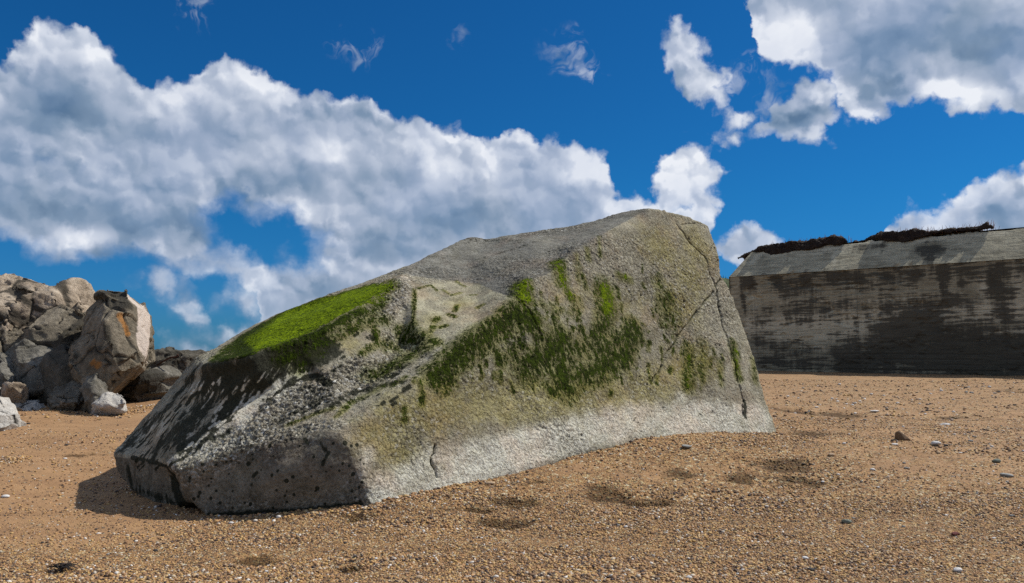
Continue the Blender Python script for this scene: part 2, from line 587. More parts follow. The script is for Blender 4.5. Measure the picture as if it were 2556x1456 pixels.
b.inputs["Roughness"].default_value = .6
gro = link_mesh(grm, "gravel", gm_)
tag(gro, "small ochre and brown gravel spread over the foreground beach", None, None, "stuff")

# ------------------------------------------------------------------ the big concrete block
p1, p2, p3 = at(930, 1257, 6.9), at(1940, 1075, 10.0), at(1625, 517, 10.5)
nF = np.cross(p2 - p1, p3 - p1); nF /= np.linalg.norm(nF)


def onF(x, y, dy=0.0):
    d = ray(x, y)
    k = nF @ (p1 - EYE) / (nF @ d)
    return (x, y, (EYE + d * k)[1] + dy)


out = [(277, 1130, 8.0), (340, 1062, 8.3), (430, 965, 8.5), (492, 892, 8.7), (580, 845, 9.35), (700, 780, 9.55), (850, 720, 9.6), (960, 684, 9.6),
       (1010, 664, 9.6), (1090, 622, 9.95), (1165, 587, 10.3), (1178, 587, 10.35), (1226, 592, 10.45), (1350, 576, 10.55), (1480, 550, 10.65), (1590, 521, 10.6),
       onF(1625, 517), onF(1690, 530, .0), onF(1745, 546, .05), onF(1772, 560, .12), onF(1792, 615, .1), onF(1800, 688, .12), onF(1812, 700, .08), onF(1835, 750, .08), onF(1862, 830, .06),
       onF(1890, 910, .06), onF(1914, 1000, .06), onF(1940, 1075, .06), onF(1948, 1110, .06),
       onF(1740, 1110), onF(1580, 1112), onF(1440, 1145), onF(1240, 1205), onF(1100, 1240), onF(930, 1300),
       (700, 1325, 6.95), (530, 1330, 7.0), (508, 1290, 7.02), (470, 1245, 7.06), (445, 1262, 7.35), (380, 1262, 7.6), (325, 1225, 7.85), (290, 1175, 8.0)]
inn = [onF(840, 1080), onF(905, 1170, -.02), onF(1090, 905), onF(1180, 825), onF(1282, 741), onF(1317, 699), onF(1360, 682), onF(1400, 655), onF(1429, 624), onF(1506, 581), onF(1480, 880), onF(1700, 800), onF(1320, 1020), onF(1800, 950),
       (430, 1165, 7.1), (440, 1178, 7.05), (388, 1152, 7.45), (445, 1200, 7.35), (330, 1142, 7.75),
       (620, 1118, 7.05), (700, 1180, 6.88),
       (512, 908, 7.6), (620, 888, 7.42), (740, 850, 7.75), (850, 800, 8.2), (958, 722, 8.85),
       (530, 935, 7.6), (640, 925, 7.46), (760, 890, 7.8),
       (560, 1000, 7.5), (450, 1080, 7.42), (430, 1010, 7.9), (500, 1130, 7.2), (600, 1060, 7.36), (680, 975, 7.62), (790, 940, 7.75), (830, 950, 7.65), (930, 832, 8.2), (900, 870, 8.0),
       (760, 1010, 7.45), (900, 960, 7.75), (1000, 860, 8.4),
       (1005, 690, 9.1), (1012, 745, 8.75), (1090, 700, 9.3), (1180, 705, 9.35), (1250, 680, 9.3), (1200, 790, 8.55), (1120, 800, 8.5), (1060, 850, 8.2), (1300, 655, 9.45), (1395, 612, 9.85), (1170, 640, 9.9), (1520, 556, 10.3), (1320, 600, 10.0)]
O = len(out)


def idx_of(x, y):
    for k, p in enumerate(out + inn):
        if p[0] == x and p[1] == y: return k


ridge = [[(840, 1080), (1090, 905), (1180, 825), (1282, 741), (1317, 699), (1360, 682), (1400, 655), (1429, 624), (1506, 581), (1625, 517)],
         [(840, 1080), (905, 1170), (930, 1300)], [(840, 1080), (620, 1118), (430, 1165), (440, 1178)], [(440, 1178), (470, 1245)],
         [(512, 908), (620, 888), (740, 850), (850, 800), (958, 722), (1005, 690), (1010, 664)], [(492, 892), (512, 908)],
         [(277, 1130), (330, 1142), (388, 1152), (430, 1165)], [(440, 1178), (445, 1200), (445, 1262)],
         [(500, 1130), (600, 1060), (680, 975), (790, 940)]]
edges = []
for L in ridge:
    for a, b in zip(L[:-1], L[1:]): edges.append((idx_of(*a), idx_of(*b)))


def back_block(p, c):
    q = p.copy()
    top = p[2] > 1.0
    if top:
        q[1] += 1.7; q[2] -= .75
    else:
        q[1] += 1.3; q[2] = -.4
    q[0] += (c[0] - p[0]) * .18
    return q


V, Fc = lifted(out, inn, edges, back_block)
bme = solid_from(V, Fc, .042, 1, 2, "concrete_block")
S = Surf(bme)
bv = S.v; bn = get_n(bme)
print("block verts", len(bv))
# feature fields -------------------------------------------------
ROUGHLESS = S.field([([(1090, 640), (1250, 620), (1450, 590), (1560, 545)], 75, 1.4), ([(1130, 760), (1200, 730), (1100, 800)], 80, 1.5), ([(1050, 720), (1040, 780)], 40, 1.0),
                     ([(520, 950), (450, 1050), (350, 1110)], 90, 1.3), ([(620, 930), (600, 1000), (500, 1100)], 90, 1.3), ([(640, 820), (800, 770), (900, 730)], 60, 1.5),
                     ([(820, 880), (890, 850), (920, 860)], 50, 1.5), ([(700, 930), (800, 900)], 50, 1.2), ([(650, 1040), (560, 1090), (450, 1150)], 26, 1.3),
                     ([(480, 1210), (600, 1200), (800, 1180)], 95, .9), ([(330, 1180), (420, 1210)], 60, 1.5)])
rough = 1 - np.clip(ROUGHLESS * 1.6, 0, 1) * .9
COARSE = S.field([([(470, 1160), (560, 1135), (640, 1100), (720, 1082), (800, 1060), (840, 1060)], 26, 1.8), ([(480, 1150), (620, 1085), (720, 1010), (850, 970), (960, 920), (1000, 870)], 80, 1.4), ([(960, 780), (1000, 720)], 50, 1.2)])
coarse = np.clip(COARSE * 1.5, 0, 1)
bed = []
for x in range(575, 950, 18):
    ys = np.interp(x, [492, 580, 700, 850, 960], [892, 845, 780, 720, 684]); yl = np.interp(x, [512, 620, 740, 850, 958], [908, 888, 850, 800, 722])
    bed.append(([(x, ys + 15 + (3 if x < 700 else 0)), (x + 3, yl - 2)], 24, 2.1))
bed2 = [(p, 22, 1.7 if p[0][0] > 640 else 1.0) for p, r, w in bed]
moss = S.field([
    ([(1095, 935), (1150, 885), (1215, 838), (1290, 785), (1320, 800)], 38, 1.3),
    ([(1230, 860), (1250, 900), (1300, 870)], 26, .8),
    ([(1310, 925), (1370, 880), (1400, 850), (1405, 960)], 42, 1.15), ([(1400, 960), (1480, 930), (1560, 885), (1580, 820)], 34, 1.15), ([(1360, 955), (1380, 985)], 16, .9), ([(1440, 880), (1540, 850)], 40, .95),
    ([(1340, 830), (1360, 890)], 26, .9), ([(1510, 725), (1515, 780), (1500, 840)], 32, 1.15), ([(1390, 655), (1403, 700)], 20, 1.1), ([(1403, 700), (1428, 745)], 14, .8), ([(1300, 712), (1310, 745)], 28, 1.3),
    ([(1455, 690), (1462, 715)], 10, .8), ([(1545, 690), (1570, 700)], 14, .9), ([(1465, 620), (1470, 650)], 9, .7), ([(1495, 590), (1497, 640)], 7, .6), ([(1350, 760), (1420, 780), (1450, 760)], 22, .55),
    ([(1440, 640), (1445, 700)], 12, .6), ([(1670, 735), (1660, 810)], 20, .7), ([(1645, 700), (1650, 760)], 22, .6), ([(1720, 870), (1715, 960)], 20, .85), ([(1760, 870), (1750, 930)], 26, .55), ([(1830, 860), (1842, 940)], 14, .9), ([(1800, 900), (1800, 960)], 12, .6), ([(1880, 900), (1885, 950)], 14, .6),
    ([(1690, 780), (1680, 840)], 24, .45),
    ([(1035, 722), (1030, 812)], 6, 1.0), ([(1030, 812), (1015, 850)], 16, .9), ([(1045, 718), (1075, 712), (1090, 725)], 5, .8),
    ([(1055, 865), (1000, 900), (940, 935)], 34, .9), ([(1060, 840), (1010, 850), (1000, 830)], 24, .9), ([(960, 960), (900, 990)], 16, .6), ([(990, 870), (960, 860)], 22, .8),
    ([(1142, 765), (1135, 778)], 7, 1.1), ([(1120, 785), (1135, 790)], 7, 1), ([(1085, 800), (1092, 795)], 9, 1), ([(1075, 828), (1082, 815)], 8, 1.1), ([(1090, 855), (1075, 850)], 14, 1.1), ([(1128, 738), (1148, 733)], 6, .9), ([(1100, 815), (1112, 812)], 8, 1), ([(1192, 770), (1205, 762)], 7, 1), ([(1175, 740), (1190, 738)], 4, 1), ([(1160, 715), (1140, 700)], 5, .8), ([(1105, 722), (1120, 735)], 5, .8),
    ([(1050, 950), (1055, 985), (1052, 1010)], 9, 1.0), ([(1010, 1020), (1008, 1050)], 9, .9), ([(1010, 940), (980, 960)], 12, .7),
    ([(600, 870), (700, 830), (800, 790), (880, 760), (940, 722)], 44, 1.8), ([(560, 885), (700, 862), (800, 825), (900, 775)], 22, 1.3), ([(640, 840), (760, 775), (900, 720)], 20, 1.3),
    ([(700, 900), (820, 850), (920, 800), (960, 745)], 20, .9), ([(745, 915), (790, 880)], 26, .7), ([(930, 800), (945, 860), (905, 880)], 12, .8), ([(910, 810), (960, 800)], 24, .7),
    ([(840, 1040), (880, 1000)], 10, .8), ([(720, 1060), (830, 1020)], 9, .7)], kr=1.75, kw=.84)
FR = random.Random(5)
fl = []
for k in range(150):
    x = FR.triangular(1000, 1880, 1420); y0 = np.interp(x, [1000, 1300, 1600, 1880], [860, 720, 640, 820]); y1 = np.interp(x, [1000, 1300, 1600, 1880], [1000, 1000, 990, 980])
    y = FR.triangular(y0, y1, y0 * .45 + y1 * .55); L = FR.uniform(3, 26); fl.append(([(x, y), (x + FR.uniform(-4, 4), y + L)], FR.uniform(6, 15), FR.uniform(.5, 1.0)))
moss = np.maximum(moss, S.field(fl))
bright = S.field([([(600, 868), (700, 826), (800, 786), (880, 758), (940, 722)], 60, 1.7), ([(1512, 725), (1518, 770)], 34, .95), ([(1390, 655), (1403, 700), (1425, 740)], 30, .8), ([(1300, 708), (1310, 740)], 38, 1.15), ([(1560, 690)], 26, .8),
                  ([(1330, 780), (1360, 840)], 16, .5), ([(1720, 890), (1718, 960)], 16, .6), ([(1840, 880), (1845, 930)], 16, .9), ([(1785, 690), (1790, 720)], 12, .8), ([(1740, 780), (1725, 800)], 14, 1.0)], kr=1.5)
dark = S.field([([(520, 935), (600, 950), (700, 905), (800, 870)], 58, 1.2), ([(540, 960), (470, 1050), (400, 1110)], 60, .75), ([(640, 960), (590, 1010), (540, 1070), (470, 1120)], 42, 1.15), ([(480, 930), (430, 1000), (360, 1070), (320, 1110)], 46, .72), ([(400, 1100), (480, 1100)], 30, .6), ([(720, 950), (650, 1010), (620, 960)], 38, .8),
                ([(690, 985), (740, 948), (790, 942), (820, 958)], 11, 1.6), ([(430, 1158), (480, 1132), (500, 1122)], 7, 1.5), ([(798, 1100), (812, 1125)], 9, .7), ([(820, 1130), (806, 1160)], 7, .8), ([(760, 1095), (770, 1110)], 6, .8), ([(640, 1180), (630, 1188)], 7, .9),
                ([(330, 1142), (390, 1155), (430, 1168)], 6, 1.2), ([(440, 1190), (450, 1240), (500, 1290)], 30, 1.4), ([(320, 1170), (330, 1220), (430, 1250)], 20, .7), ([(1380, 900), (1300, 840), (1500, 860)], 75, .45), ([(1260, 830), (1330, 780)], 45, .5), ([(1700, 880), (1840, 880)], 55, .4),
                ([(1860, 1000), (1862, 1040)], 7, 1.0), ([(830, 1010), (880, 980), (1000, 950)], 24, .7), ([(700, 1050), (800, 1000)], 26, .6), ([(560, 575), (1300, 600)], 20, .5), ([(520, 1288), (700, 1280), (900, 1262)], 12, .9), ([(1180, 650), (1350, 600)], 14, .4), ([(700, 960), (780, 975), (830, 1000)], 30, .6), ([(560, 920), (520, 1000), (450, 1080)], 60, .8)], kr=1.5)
slate = S.field([([(1060, 655), (1170, 625), (1300, 615), (1420, 600), (1540, 545), (1600, 528)], 46, 2.4), ([(1250, 690), (1330, 668), (1420, 632), (1500, 585)], 30, 2.4), ([(1080, 670), (1180, 660), (1250, 690)], 30, 1.6)])
shade_umber = S.field([([(475, 1205), (600, 1190), (800, 1165), (860, 1180), (880, 1230), (700, 1250), (540, 1260)], 80, 1.8), ([(310, 1170), (350, 1200), (430, 1220)], 60, 1.6)])
pale = S.field([([(960, 1250), (1100, 1180), (1240, 1145), (1440, 1085), (1580, 1055), (1740, 1045), (1930, 1050)], 75, 1.3), ([(430, 1150), (520, 1100), (600, 1060)], 26, 1.3), ([(600, 1060), (660, 1000), (710, 945), (760, 925)], 20, 1.4),
                ([(620, 1090), (500, 1145)], 34, 1.0), ([(300, 1120), (380, 1060), (500, 1100)], 46, .55), ([(1700, 1000), (1730, 1040)], 40, .8), ([(900, 1200), (920, 1130)], 36, .7), ([(1000, 700), (1090, 640), (1170, 600)], 30, .6),
                ([(530, 935), (510, 900), (600, 850)], 16, .8), ([(1330, 680), (1400, 650), (1425, 605)], 7, 1.3), ([(1185, 600), (1230, 600)], 16, .8), ([(560, 890), (505, 925)], 9, .9)])
olive = S.field([([(1000, 1040), (1200, 1000), (1400, 1010), (1600, 980), (1750, 900)], 110, 1.0), ([(930, 1080), (1000, 1140)], 90, .9), ([(1150, 760), (1080, 800)], 90, .7), ([(1650, 620), (1740, 620), (1700, 760)], 110, .9), ([(880, 860)], 60, .7), ([(1400, 740), (1600, 760)], 80, .5)])
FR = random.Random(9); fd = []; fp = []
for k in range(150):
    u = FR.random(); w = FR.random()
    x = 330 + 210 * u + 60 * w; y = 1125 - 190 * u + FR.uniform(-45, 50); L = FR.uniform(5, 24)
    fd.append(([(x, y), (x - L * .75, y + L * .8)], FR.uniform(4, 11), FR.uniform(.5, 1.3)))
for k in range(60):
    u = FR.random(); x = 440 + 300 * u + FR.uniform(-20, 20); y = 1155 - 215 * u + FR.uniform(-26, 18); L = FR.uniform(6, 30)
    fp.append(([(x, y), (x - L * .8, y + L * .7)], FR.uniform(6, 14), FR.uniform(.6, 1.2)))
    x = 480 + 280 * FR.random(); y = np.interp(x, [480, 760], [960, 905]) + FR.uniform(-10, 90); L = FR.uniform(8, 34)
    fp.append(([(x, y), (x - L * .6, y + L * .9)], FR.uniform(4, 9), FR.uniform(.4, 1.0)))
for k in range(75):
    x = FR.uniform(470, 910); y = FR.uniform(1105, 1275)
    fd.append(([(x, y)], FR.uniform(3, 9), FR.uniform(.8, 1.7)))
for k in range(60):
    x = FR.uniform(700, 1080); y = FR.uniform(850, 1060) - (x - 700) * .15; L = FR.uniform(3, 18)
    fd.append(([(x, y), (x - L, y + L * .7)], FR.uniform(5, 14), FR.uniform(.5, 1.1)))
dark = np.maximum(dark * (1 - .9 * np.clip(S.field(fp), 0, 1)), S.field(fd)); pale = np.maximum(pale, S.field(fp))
slate = np.clip(slate * .25, 0, 1)
UP = [(1000, 676), (1090, 622), (1165, 580), (1226, 585), (1350, 568), (1480, 542), (1600, 514), (1613, 521), (1506, 583), (1429, 626), (1400, 658), (1360, 686), (1317, 699), (1279, 738), (1249, 731), (1190, 706), (1120, 694), (1060, 690), (1021, 682)]
slate = np.maximum(slate, 1.1 * inpoly(bv, bn, UP, 4))
shade_umber = 1.0 * inpoly(bv, bn, [(430, 1172), (515, 1184), (550, 1152), (636, 1112), (721, 1096), (799, 1073), (850, 1083), (872, 1124), (893, 1188), (929, 1262), (930, 1300), (500, 1330), (300, 1290), (270, 1140), (330, 1146), (388, 1156)], 5)  # brown concrete, with the front-left facet's shade painted into its colour
BED = [(560, 868), (584, 853), (635, 823), (721, 776), (807, 744), (880, 724), (936, 711), (957, 720), (893, 764), (829, 798), (696, 862), (600, 893), (530, 905), (520, 898)]
moss = moss * (1 - .0)
moss = np.maximum(moss, 2.0 * inpoly(bv, bn, BED, 5) * (1 - .55 * inpoly(bv, bn, [(500, 915), (500, 860), (590, 830), (600, 900)], 14)))
bright = np.maximum(bright * (1 - inpoly(bv, bn, BED, 4)), 1.15 * inpoly(bv, bn, [(640, 880), (610, 850), (721, 776), (807, 744), (880, 724), (936, 711), (957, 720), (893, 764), (829, 798), (696, 862)], 12) + .35 * inpoly(bv, bn, [(760, 810), (900, 735), (950, 722), (893, 764), (829, 798)], 14))
scoop = inpoly(bv, bn, [(1034, 716), (1120, 696), (1200, 708), (1249, 731), (1290, 742), (1214, 804), (1103, 868), (1070, 860), (1024, 812)], 5)
rough = rough * (1 - .75 * scoop); pale = np.maximum(pale, .22 * scoop); olive = np.maximum(olive, .3 * scoop)


def jit(st, amp=2.4):
    o = []
    for pts, r, w in st:
        q = [pts[0]]
        for a, b in zip(pts[:-1], pts[1:]):
            n = max(1, int(math.hypot(b[0] - a[0], b[1] - a[1]) / 9))
            for k in range(1, n + 1):
                q.append((a[0] + (b[0] - a[0]) * k / n + random.uniform(-amp, amp), a[1] + (b[1] - a[1]) * k / n + random.uniform(-amp, amp) * .5))
        for k in range(0, len(q) - 1, 2):
            o.append((q[k:k + 3], r * random.uniform(.5, 1.0), w * random.uniform(.5, 1.0)))
    return o


crack = S.field(jit([([(1690, 560), (1722, 602), (1760, 640), (1772, 680), (1788, 715), (1797, 780), (1812, 830), (1828, 890), (1842, 940), (1857, 1000)], 4.2, 1.4),
                 ([(1780, 728), (1738, 782), (1700, 830), (1665, 882), (1643, 930), (1627, 952)], 4.5, 1.4), ([(1803, 690), (1786, 716)], 4.5, 1.4), ([(1700, 560), (1760, 555)], 3, .8), ([(1765, 640), (1790, 600)], 3, .8),
                 ([(1290, 742), (1322, 775), (1345, 830), (1355, 850)], 3.5, .9), ([(1088, 1110), (1076, 1150), (1092, 1192)], 4.5, 1.4), ([(1038, 716), (1034, 780), (1024, 815)], 3.5, 1.2),
                 ([(345, 1140), (335, 1170), (340, 1215)], 5, 1.3), ([(1815, 810), (1800, 860), (1800, 900)], 3, .8), ([(1855, 1010), (1858, 1040)], 4, 1.2)]))
crackw_ = S.field([([(1690, 560), (1722, 602), (1760, 640), (1772, 680), (1788, 715), (1797, 780), (1812, 830), (1828, 890), (1857, 1000)], 13, 1.0), ([(1780, 728), (1738, 782), (1700, 830), (1665, 882), (1627, 952)], 11, 1.0), ([(1088, 1110), (1076, 1150), (1092, 1192)], 12, 1.0)])
# relief
wv = bv.copy()
n1 = fbm(bv, 1.1, 3, off=3); n2 = fbm(bv, 5.5, 3, off=8)
strat = fbm(bv * np.array([.6, .6, 3.0]), 2.0, 3, off=77)
n3 = fbm(bv, 26, 3, .6, off=15)
n4 = pn(bv, 52, 4.4)
rdir = at(*onF(1625, 517)) - at(*onF(1290, 742)); rdir /= np.linalg.norm(rdir)
pdir = np.cross(nF, rdir)
sq = np.stack([bv @ pdir + .10 * n1, .12 * (bv @ rdir), 0 * n1], 1)
bandf = fbm(sq, 3.2, 4, .6, off=12)
rough = rough * (.45 + .85 * sstep(-.25, .3, fbm(bv, .9, 3, off=44)))
pits = np.clip(fbm(bv * np.array([.75, .75, 1.3]), 19, 3, .6, off=55) - .30 + .10 * fbm(bv, 1.2, 2, off=91), 0, 1)
disp = .016 * bandf + .030 * n1 + .012 * n2 + .010 * strat + rough * (.011 * n3 + .0025 * n4) + coarse * (.013 * n3 + .006 * n4) - pits * rough * .05
disp -= np.clip(crack, 0, 1) * .030 + np.clip(crackw_, 0, 1) * .010 * (1 + n3 * 2)
disp += sstep(.25, .8, moss + .2 * n2) * .004
bv2 = bv + bn * disp[:, None]
set_v(bme, bv2)
for k, a in dict(moss=moss, bright=bright, dark=dark, pale=pale, olive=olive, crack=crack, rough=rough, coarse=coarse, pits=pits, slate=slate, shade_umber=shade_umber, band=bandf).items():
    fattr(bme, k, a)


def block_mat():
    m, t, b, tc = material("weathered_concrete")
    b.inputs["Specular IOR Level"].default_value = .06
    n_big = t.noise(tc, 1.3, 5, .6); n_mid = t.noise(tc, 7, 6, .65); n_fine = t.noise(tc, 45, 5, .7)
    down = t.mapping(tc, scale=(5, 5, 1.3)); streak = t.noise(down, 3.2, 6, .7)
    base = t.ramp(n_mid, [(.3, (.25, .232, .175)), (.5, (.37, .345, .26)), (.72, (.50, .465, .36))])
    base = t.mix(t.map(n_big, .35, .65, 0, .45), base, (.30, .27, .205, 1))
    ol = t.math("MULTIPLY", t.map(t.math("ADD", t.attr("olive"), t.math("MULTIPLY", t.math("SUBTRACT", n_mid, .5), .9)), .05, .8), .75)
    base = t.mix(ol, base, t.mix(1.0, base, (.98, .93, .50, 1), "MULTIPLY"))
    pl = t.map(t.math("ADD", t.attr("pale"), t.math("MULTIPLY", t.math("SUBTRACT", n_mid, .5), .8)), .1, .75)
    base = t.mix(t.math("MULTIPLY", pl, .8), base, (.74, .72, .61, 1))
    base = t.mix(t.map(t.attr("band"), -.05, .35, 0, .45), base, t.mix(1.0, base, (.62, .60, .52, 1), "MULTIPLY"))
    sl = t.map(t.math("ADD", t.attr("slate"), t.math("MULTIPLY", t.math("SUBTRACT", n_mid, .5), .5)), .15, .55)
    base = t.mix(t.math("MULTIPLY", sl, .8), base, t.ramp(t.noise(t.mapping(tc, scale=(2, 2, 9)), 4, 6, .7), [(.3, (.10, .10, .092)), (.55, (.20, .198, .18)), (.75, (.30, .295, .27))]))
    um = t.map(t.math("ADD", t.attr("shade_umber"), t.math("MULTIPLY", t.math("SUBTRACT", n_mid, .5), .5)), .3, .6)
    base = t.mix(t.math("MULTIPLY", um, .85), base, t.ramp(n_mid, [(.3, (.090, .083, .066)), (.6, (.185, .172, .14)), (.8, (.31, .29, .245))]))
    base = t.mix(t.map(t.noise(tc, 2.1, 5, .6), .48, .68, 0, .5), base, t.mix(1.0, base, (1.12, .92, .84, 1), "MULTIPLY"))
    base = t.mix(t.map(t.noise(tc, 3.4, 6, .7), .50, .70, 0, .55), base, t.mix(1.0, base, (.55, .53, .43, 1), "MULTIPLY"))
    # aggregate
    wv = t.vmath("ADD", tc, t.vmath("SCALE", t.noise(tc, 30, 2, color=True), scale=.015))
    va = t.vor(wv, 42, out="Color"); vd = t.vor(wv, 42)
    sp = t.n.new("ShaderNodeSeparateColor"); t.l.new(va, sp.inputs[0])
    pebc = t.ramp(sp.outputs[0], [(0, (.07, .065, .055)), (.3, (.20, .18, .14)), (.6, (.33, .30, .235)), (.85, (.46, .44, .38)), (1, (.7, .69, .64))])
    ra = t.math("MULTIPLY", t.attr("rough"), t.math("MULTIPLY", t.map(sp.outputs[1], .55, .65), .40))
    ra = t.math("ADD", ra, t.math("MULTIPLY", t.attr("coarse"), .55), clamp=True)
    base = t.mix(ra, base, pebc)
    base = t.mix(t.map(n_fine, .56, .34, 0, .75), base, t.mix(1.0, base, (.45, .42, .36, 1), "MULTIPLY"))
    # dark film
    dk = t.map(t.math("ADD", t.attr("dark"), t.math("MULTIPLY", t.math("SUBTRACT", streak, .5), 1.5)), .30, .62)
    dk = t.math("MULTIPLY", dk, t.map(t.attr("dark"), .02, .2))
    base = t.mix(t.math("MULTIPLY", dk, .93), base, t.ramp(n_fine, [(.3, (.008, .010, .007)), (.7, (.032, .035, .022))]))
    # pits
    base = t.mix(t.map(t.attr("pits"), .05, .25, 0, .8), base, (.05, .045, .035, 1))
    # cracks
    ck = t.map(t.math("ADD", t.attr("crack"), t.math("MULTIPLY", t.math("SUBTRACT", n_mid, .5), .5)), .35, .75)
    base = t.mix(t.math("MULTIPLY", ck, .7), base, (.035, .042, .014, 1))
    # moss
    mn = t.math("ADD", t.math("MULTIPLY", t.math("SUBTRACT", streak, .5), 2.4), t.math("MULTIPLY", t.math("SUBTRACT", n_fine, .5), 1.5))
    mn = t.math("ADD", mn, t.math("MULTIPLY", t.math("SUBTRACT", n_mid, .5), 1.0))
    mn = t.math("ADD", mn, t.math("MULTIPLY", t.math("SUBTRACT", t.noise(t.mapping(tc, scale=(1, 1, .22)), 42, 5, .75), .5), 2.6))
    ms = t.map(t.math("ADD", t.attr("moss"), mn), .50, .70)
    ms = t.math("MULTIPLY", ms, t.map(t.attr("moss"), .02, .25))
    br = t.map(t.math("ADD", t.attr("bright"), t.math("MULTIPLY", t.math("SUBTRACT", t.noise(down, 8, 5, .7), .5), 1.3)), .25, .9)
    mc = t.mix(t.map(n_fine, .40, .62), (.006, .011, .001, 1), (.050, .075, .005, 1))
    mc = t.mix(t.map(t.noise(down, 5, 5, .7), .45, .62, 0, .8), mc, (.075, .115, .006, 1))
    mb = t.mix(t.map(t.math("ADD", t.math("MULTIPLY", t.noise(tc, 60, 4, .7), .5), t.math("MULTIPLY", t.noise(t.mapping(tc, scale=(1, 3, 3)), 9, 5, .7), .5)), .40, .60), (.065, .11, .002, 1), (.34, .46, .004, 1))
    mc = t.mix(br, mc, mb)
    base = t.mix(t.math("MULTIPLY", ms, .97), base, mc)
    # thin green film around the moss
    gf = t.math("MULTIPLY", t.map(t.math("ADD", t.attr("moss"), t.math("MULTIPLY", t.math("SUBTRACT", n_mid, .5), .8)), .02, .55), .75)
    base2 = t.mix(gf, base, t.mix(1.0, base, (.60, .64, .26, 1), "MULTIPLY"))
    t.put(b.inputs["Base Color"], base2)
    h = t.math("MULTIPLY", t.math("SUBTRACT", 1, vd), t.math("MULTIPLY", t.attr("coarse"), 1.0))
    h = t.math("ADD", h, t.math("MULTIPLY", t.map(t.noise(wv, 26, 4, .6), .42, .56), t.math("MULTIPLY", t.attr("rough"), 1.0)))
    h = t.math("ADD", h, t.math("MULTIPLY", n_fine, 1.0))
    h = t.math("ADD", h, t.math("MULTIPLY", t.math("MULTIPLY", t.noise(tc, 110, 3, .7), ms), 1.6))
    t.put(b.inputs["Normal"], t.bump(h, 1.0, .015))
    return m


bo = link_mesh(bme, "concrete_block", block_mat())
tag(bo, "huge tilted block of grey concrete with green algae and cracks resting on the beach", "concrete block")

# ------------------------------------------------------------------ bunker wall on the right
W0 = at(1822, 693, 30.0)[:2]
wd = np.array([.758, -.652]); wn = np.array([-.652, -.758])          # along the wall to the right / towards the viewer


def on_wall(x, y, off=0.0):
    d = ray(x, y)
    k = (wn @ (W0 + wn * off) - wn @ EYE[:2]) / (wn @ d[:2])
    q = EYE + d * k
    return (q[:2] - W0) @ wd, q[2]


BASEZ = -.3
zt0 = on_wall(1825, 692)[1]; u1, zt1 = on_wall(2555, 646)
print("wall", zt0, u1, zt1)
SET = .95; CH = 1.0
ULEN = 16.0


def bev_top(x, y): return on_wall(x, y, -SET)


ub0, zb0 = bev_top(1880, 626); ub1, zb1 = bev_top(2500, 572)
print("bevel", ub0, zb0, ub1, zb1)


def wpt(u, z, off=0.0):
    q = W0 + wd * u + wn * off
    return np.array([q[0], q[1], z])


def ztop(u): return zt0 + (zt1 - zt0) * u / u1
def zbev(u): return zb0 + (zb1 - zb0) * (u - ub0) / (ub1 - ub0)


def grid_mesh(fn, nu, nz, name):
    a = np.linspace(0, 1, nu); c = np.linspace(0, 1, nz)
    A, C = np.meshgrid(a, c, indexing="ij")
    P, at_ = fn(A.ravel(), C.ravel())
    ii, jj = np.meshgrid(np.arange(nu - 1), np.arange(nz - 1), indexing="ij")
    k = (ii * nz + jj).ravel()
    q = np.stack([k, k + nz, k + nz + 1, k + 1], 1).astype(np.int32)
    me = bpy.data.meshes.new(name)
    me.vertices.add(len(P)); me.loops.add(q.size); me.polygons.add(len(q))
    me.vertices.foreach_set("co", P.astype(np.float32).ravel()); me.loops.foreach_set("vertex_index", q.ravel())
    me.polygons.foreach_set("loop_start", np.arange(0, q.size, 4, dtype=np.int32))
    me.polygons.foreach_set("use_smooth", np.ones(len(q), bool))
    me.update(calc_edges=True)
    for n, v in at_.items(): fattr(me, n, v)
    return me


def wfield(U, Z, strokes, off=0.0):
    F = np.zeros(len(U))
    for pts, r, w in strokes:
        Q = []
        if len(pts) == 1: pts = pts * 2
        for a, b in zip(pts[:-1], pts[1:]):
            for k in np.linspace(0, 1, 14): Q.append(on_wall(a[0] + (b[0] - a[0]) * k, a[1] + (b[1] - a[1]) * k, off))
        Q = np.array(Q); R = r * 1.7 * 27.0 / FP; w = w * .8
        d = np.full(len(U), 1e9)
        for q in Q: d = np.minimum(d, np.hypot(U - q[0], Z - q[1]))
        F = np.maximum(F, w * np.clip(1 - d / R, 0, 1))
    return F


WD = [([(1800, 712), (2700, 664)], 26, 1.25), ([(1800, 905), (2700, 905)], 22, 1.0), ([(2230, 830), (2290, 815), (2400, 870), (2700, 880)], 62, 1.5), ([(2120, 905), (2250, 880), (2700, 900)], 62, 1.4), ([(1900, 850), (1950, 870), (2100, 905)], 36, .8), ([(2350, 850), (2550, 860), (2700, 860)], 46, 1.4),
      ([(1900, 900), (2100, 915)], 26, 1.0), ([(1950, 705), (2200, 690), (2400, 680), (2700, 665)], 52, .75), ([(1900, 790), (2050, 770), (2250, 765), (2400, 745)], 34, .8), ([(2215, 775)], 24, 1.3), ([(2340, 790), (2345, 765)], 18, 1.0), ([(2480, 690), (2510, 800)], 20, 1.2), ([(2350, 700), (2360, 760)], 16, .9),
      ([(2400, 690), (2420, 780)], 26, .9), ([(1850, 720), (1862, 780)], 10, .9), ([(2320, 760), (2420, 745), (2520, 730)], 22, .9), ([(1950, 800), (2110, 790)], 16, .8), ([(2130, 790), (2140, 830)], 12, .7)]
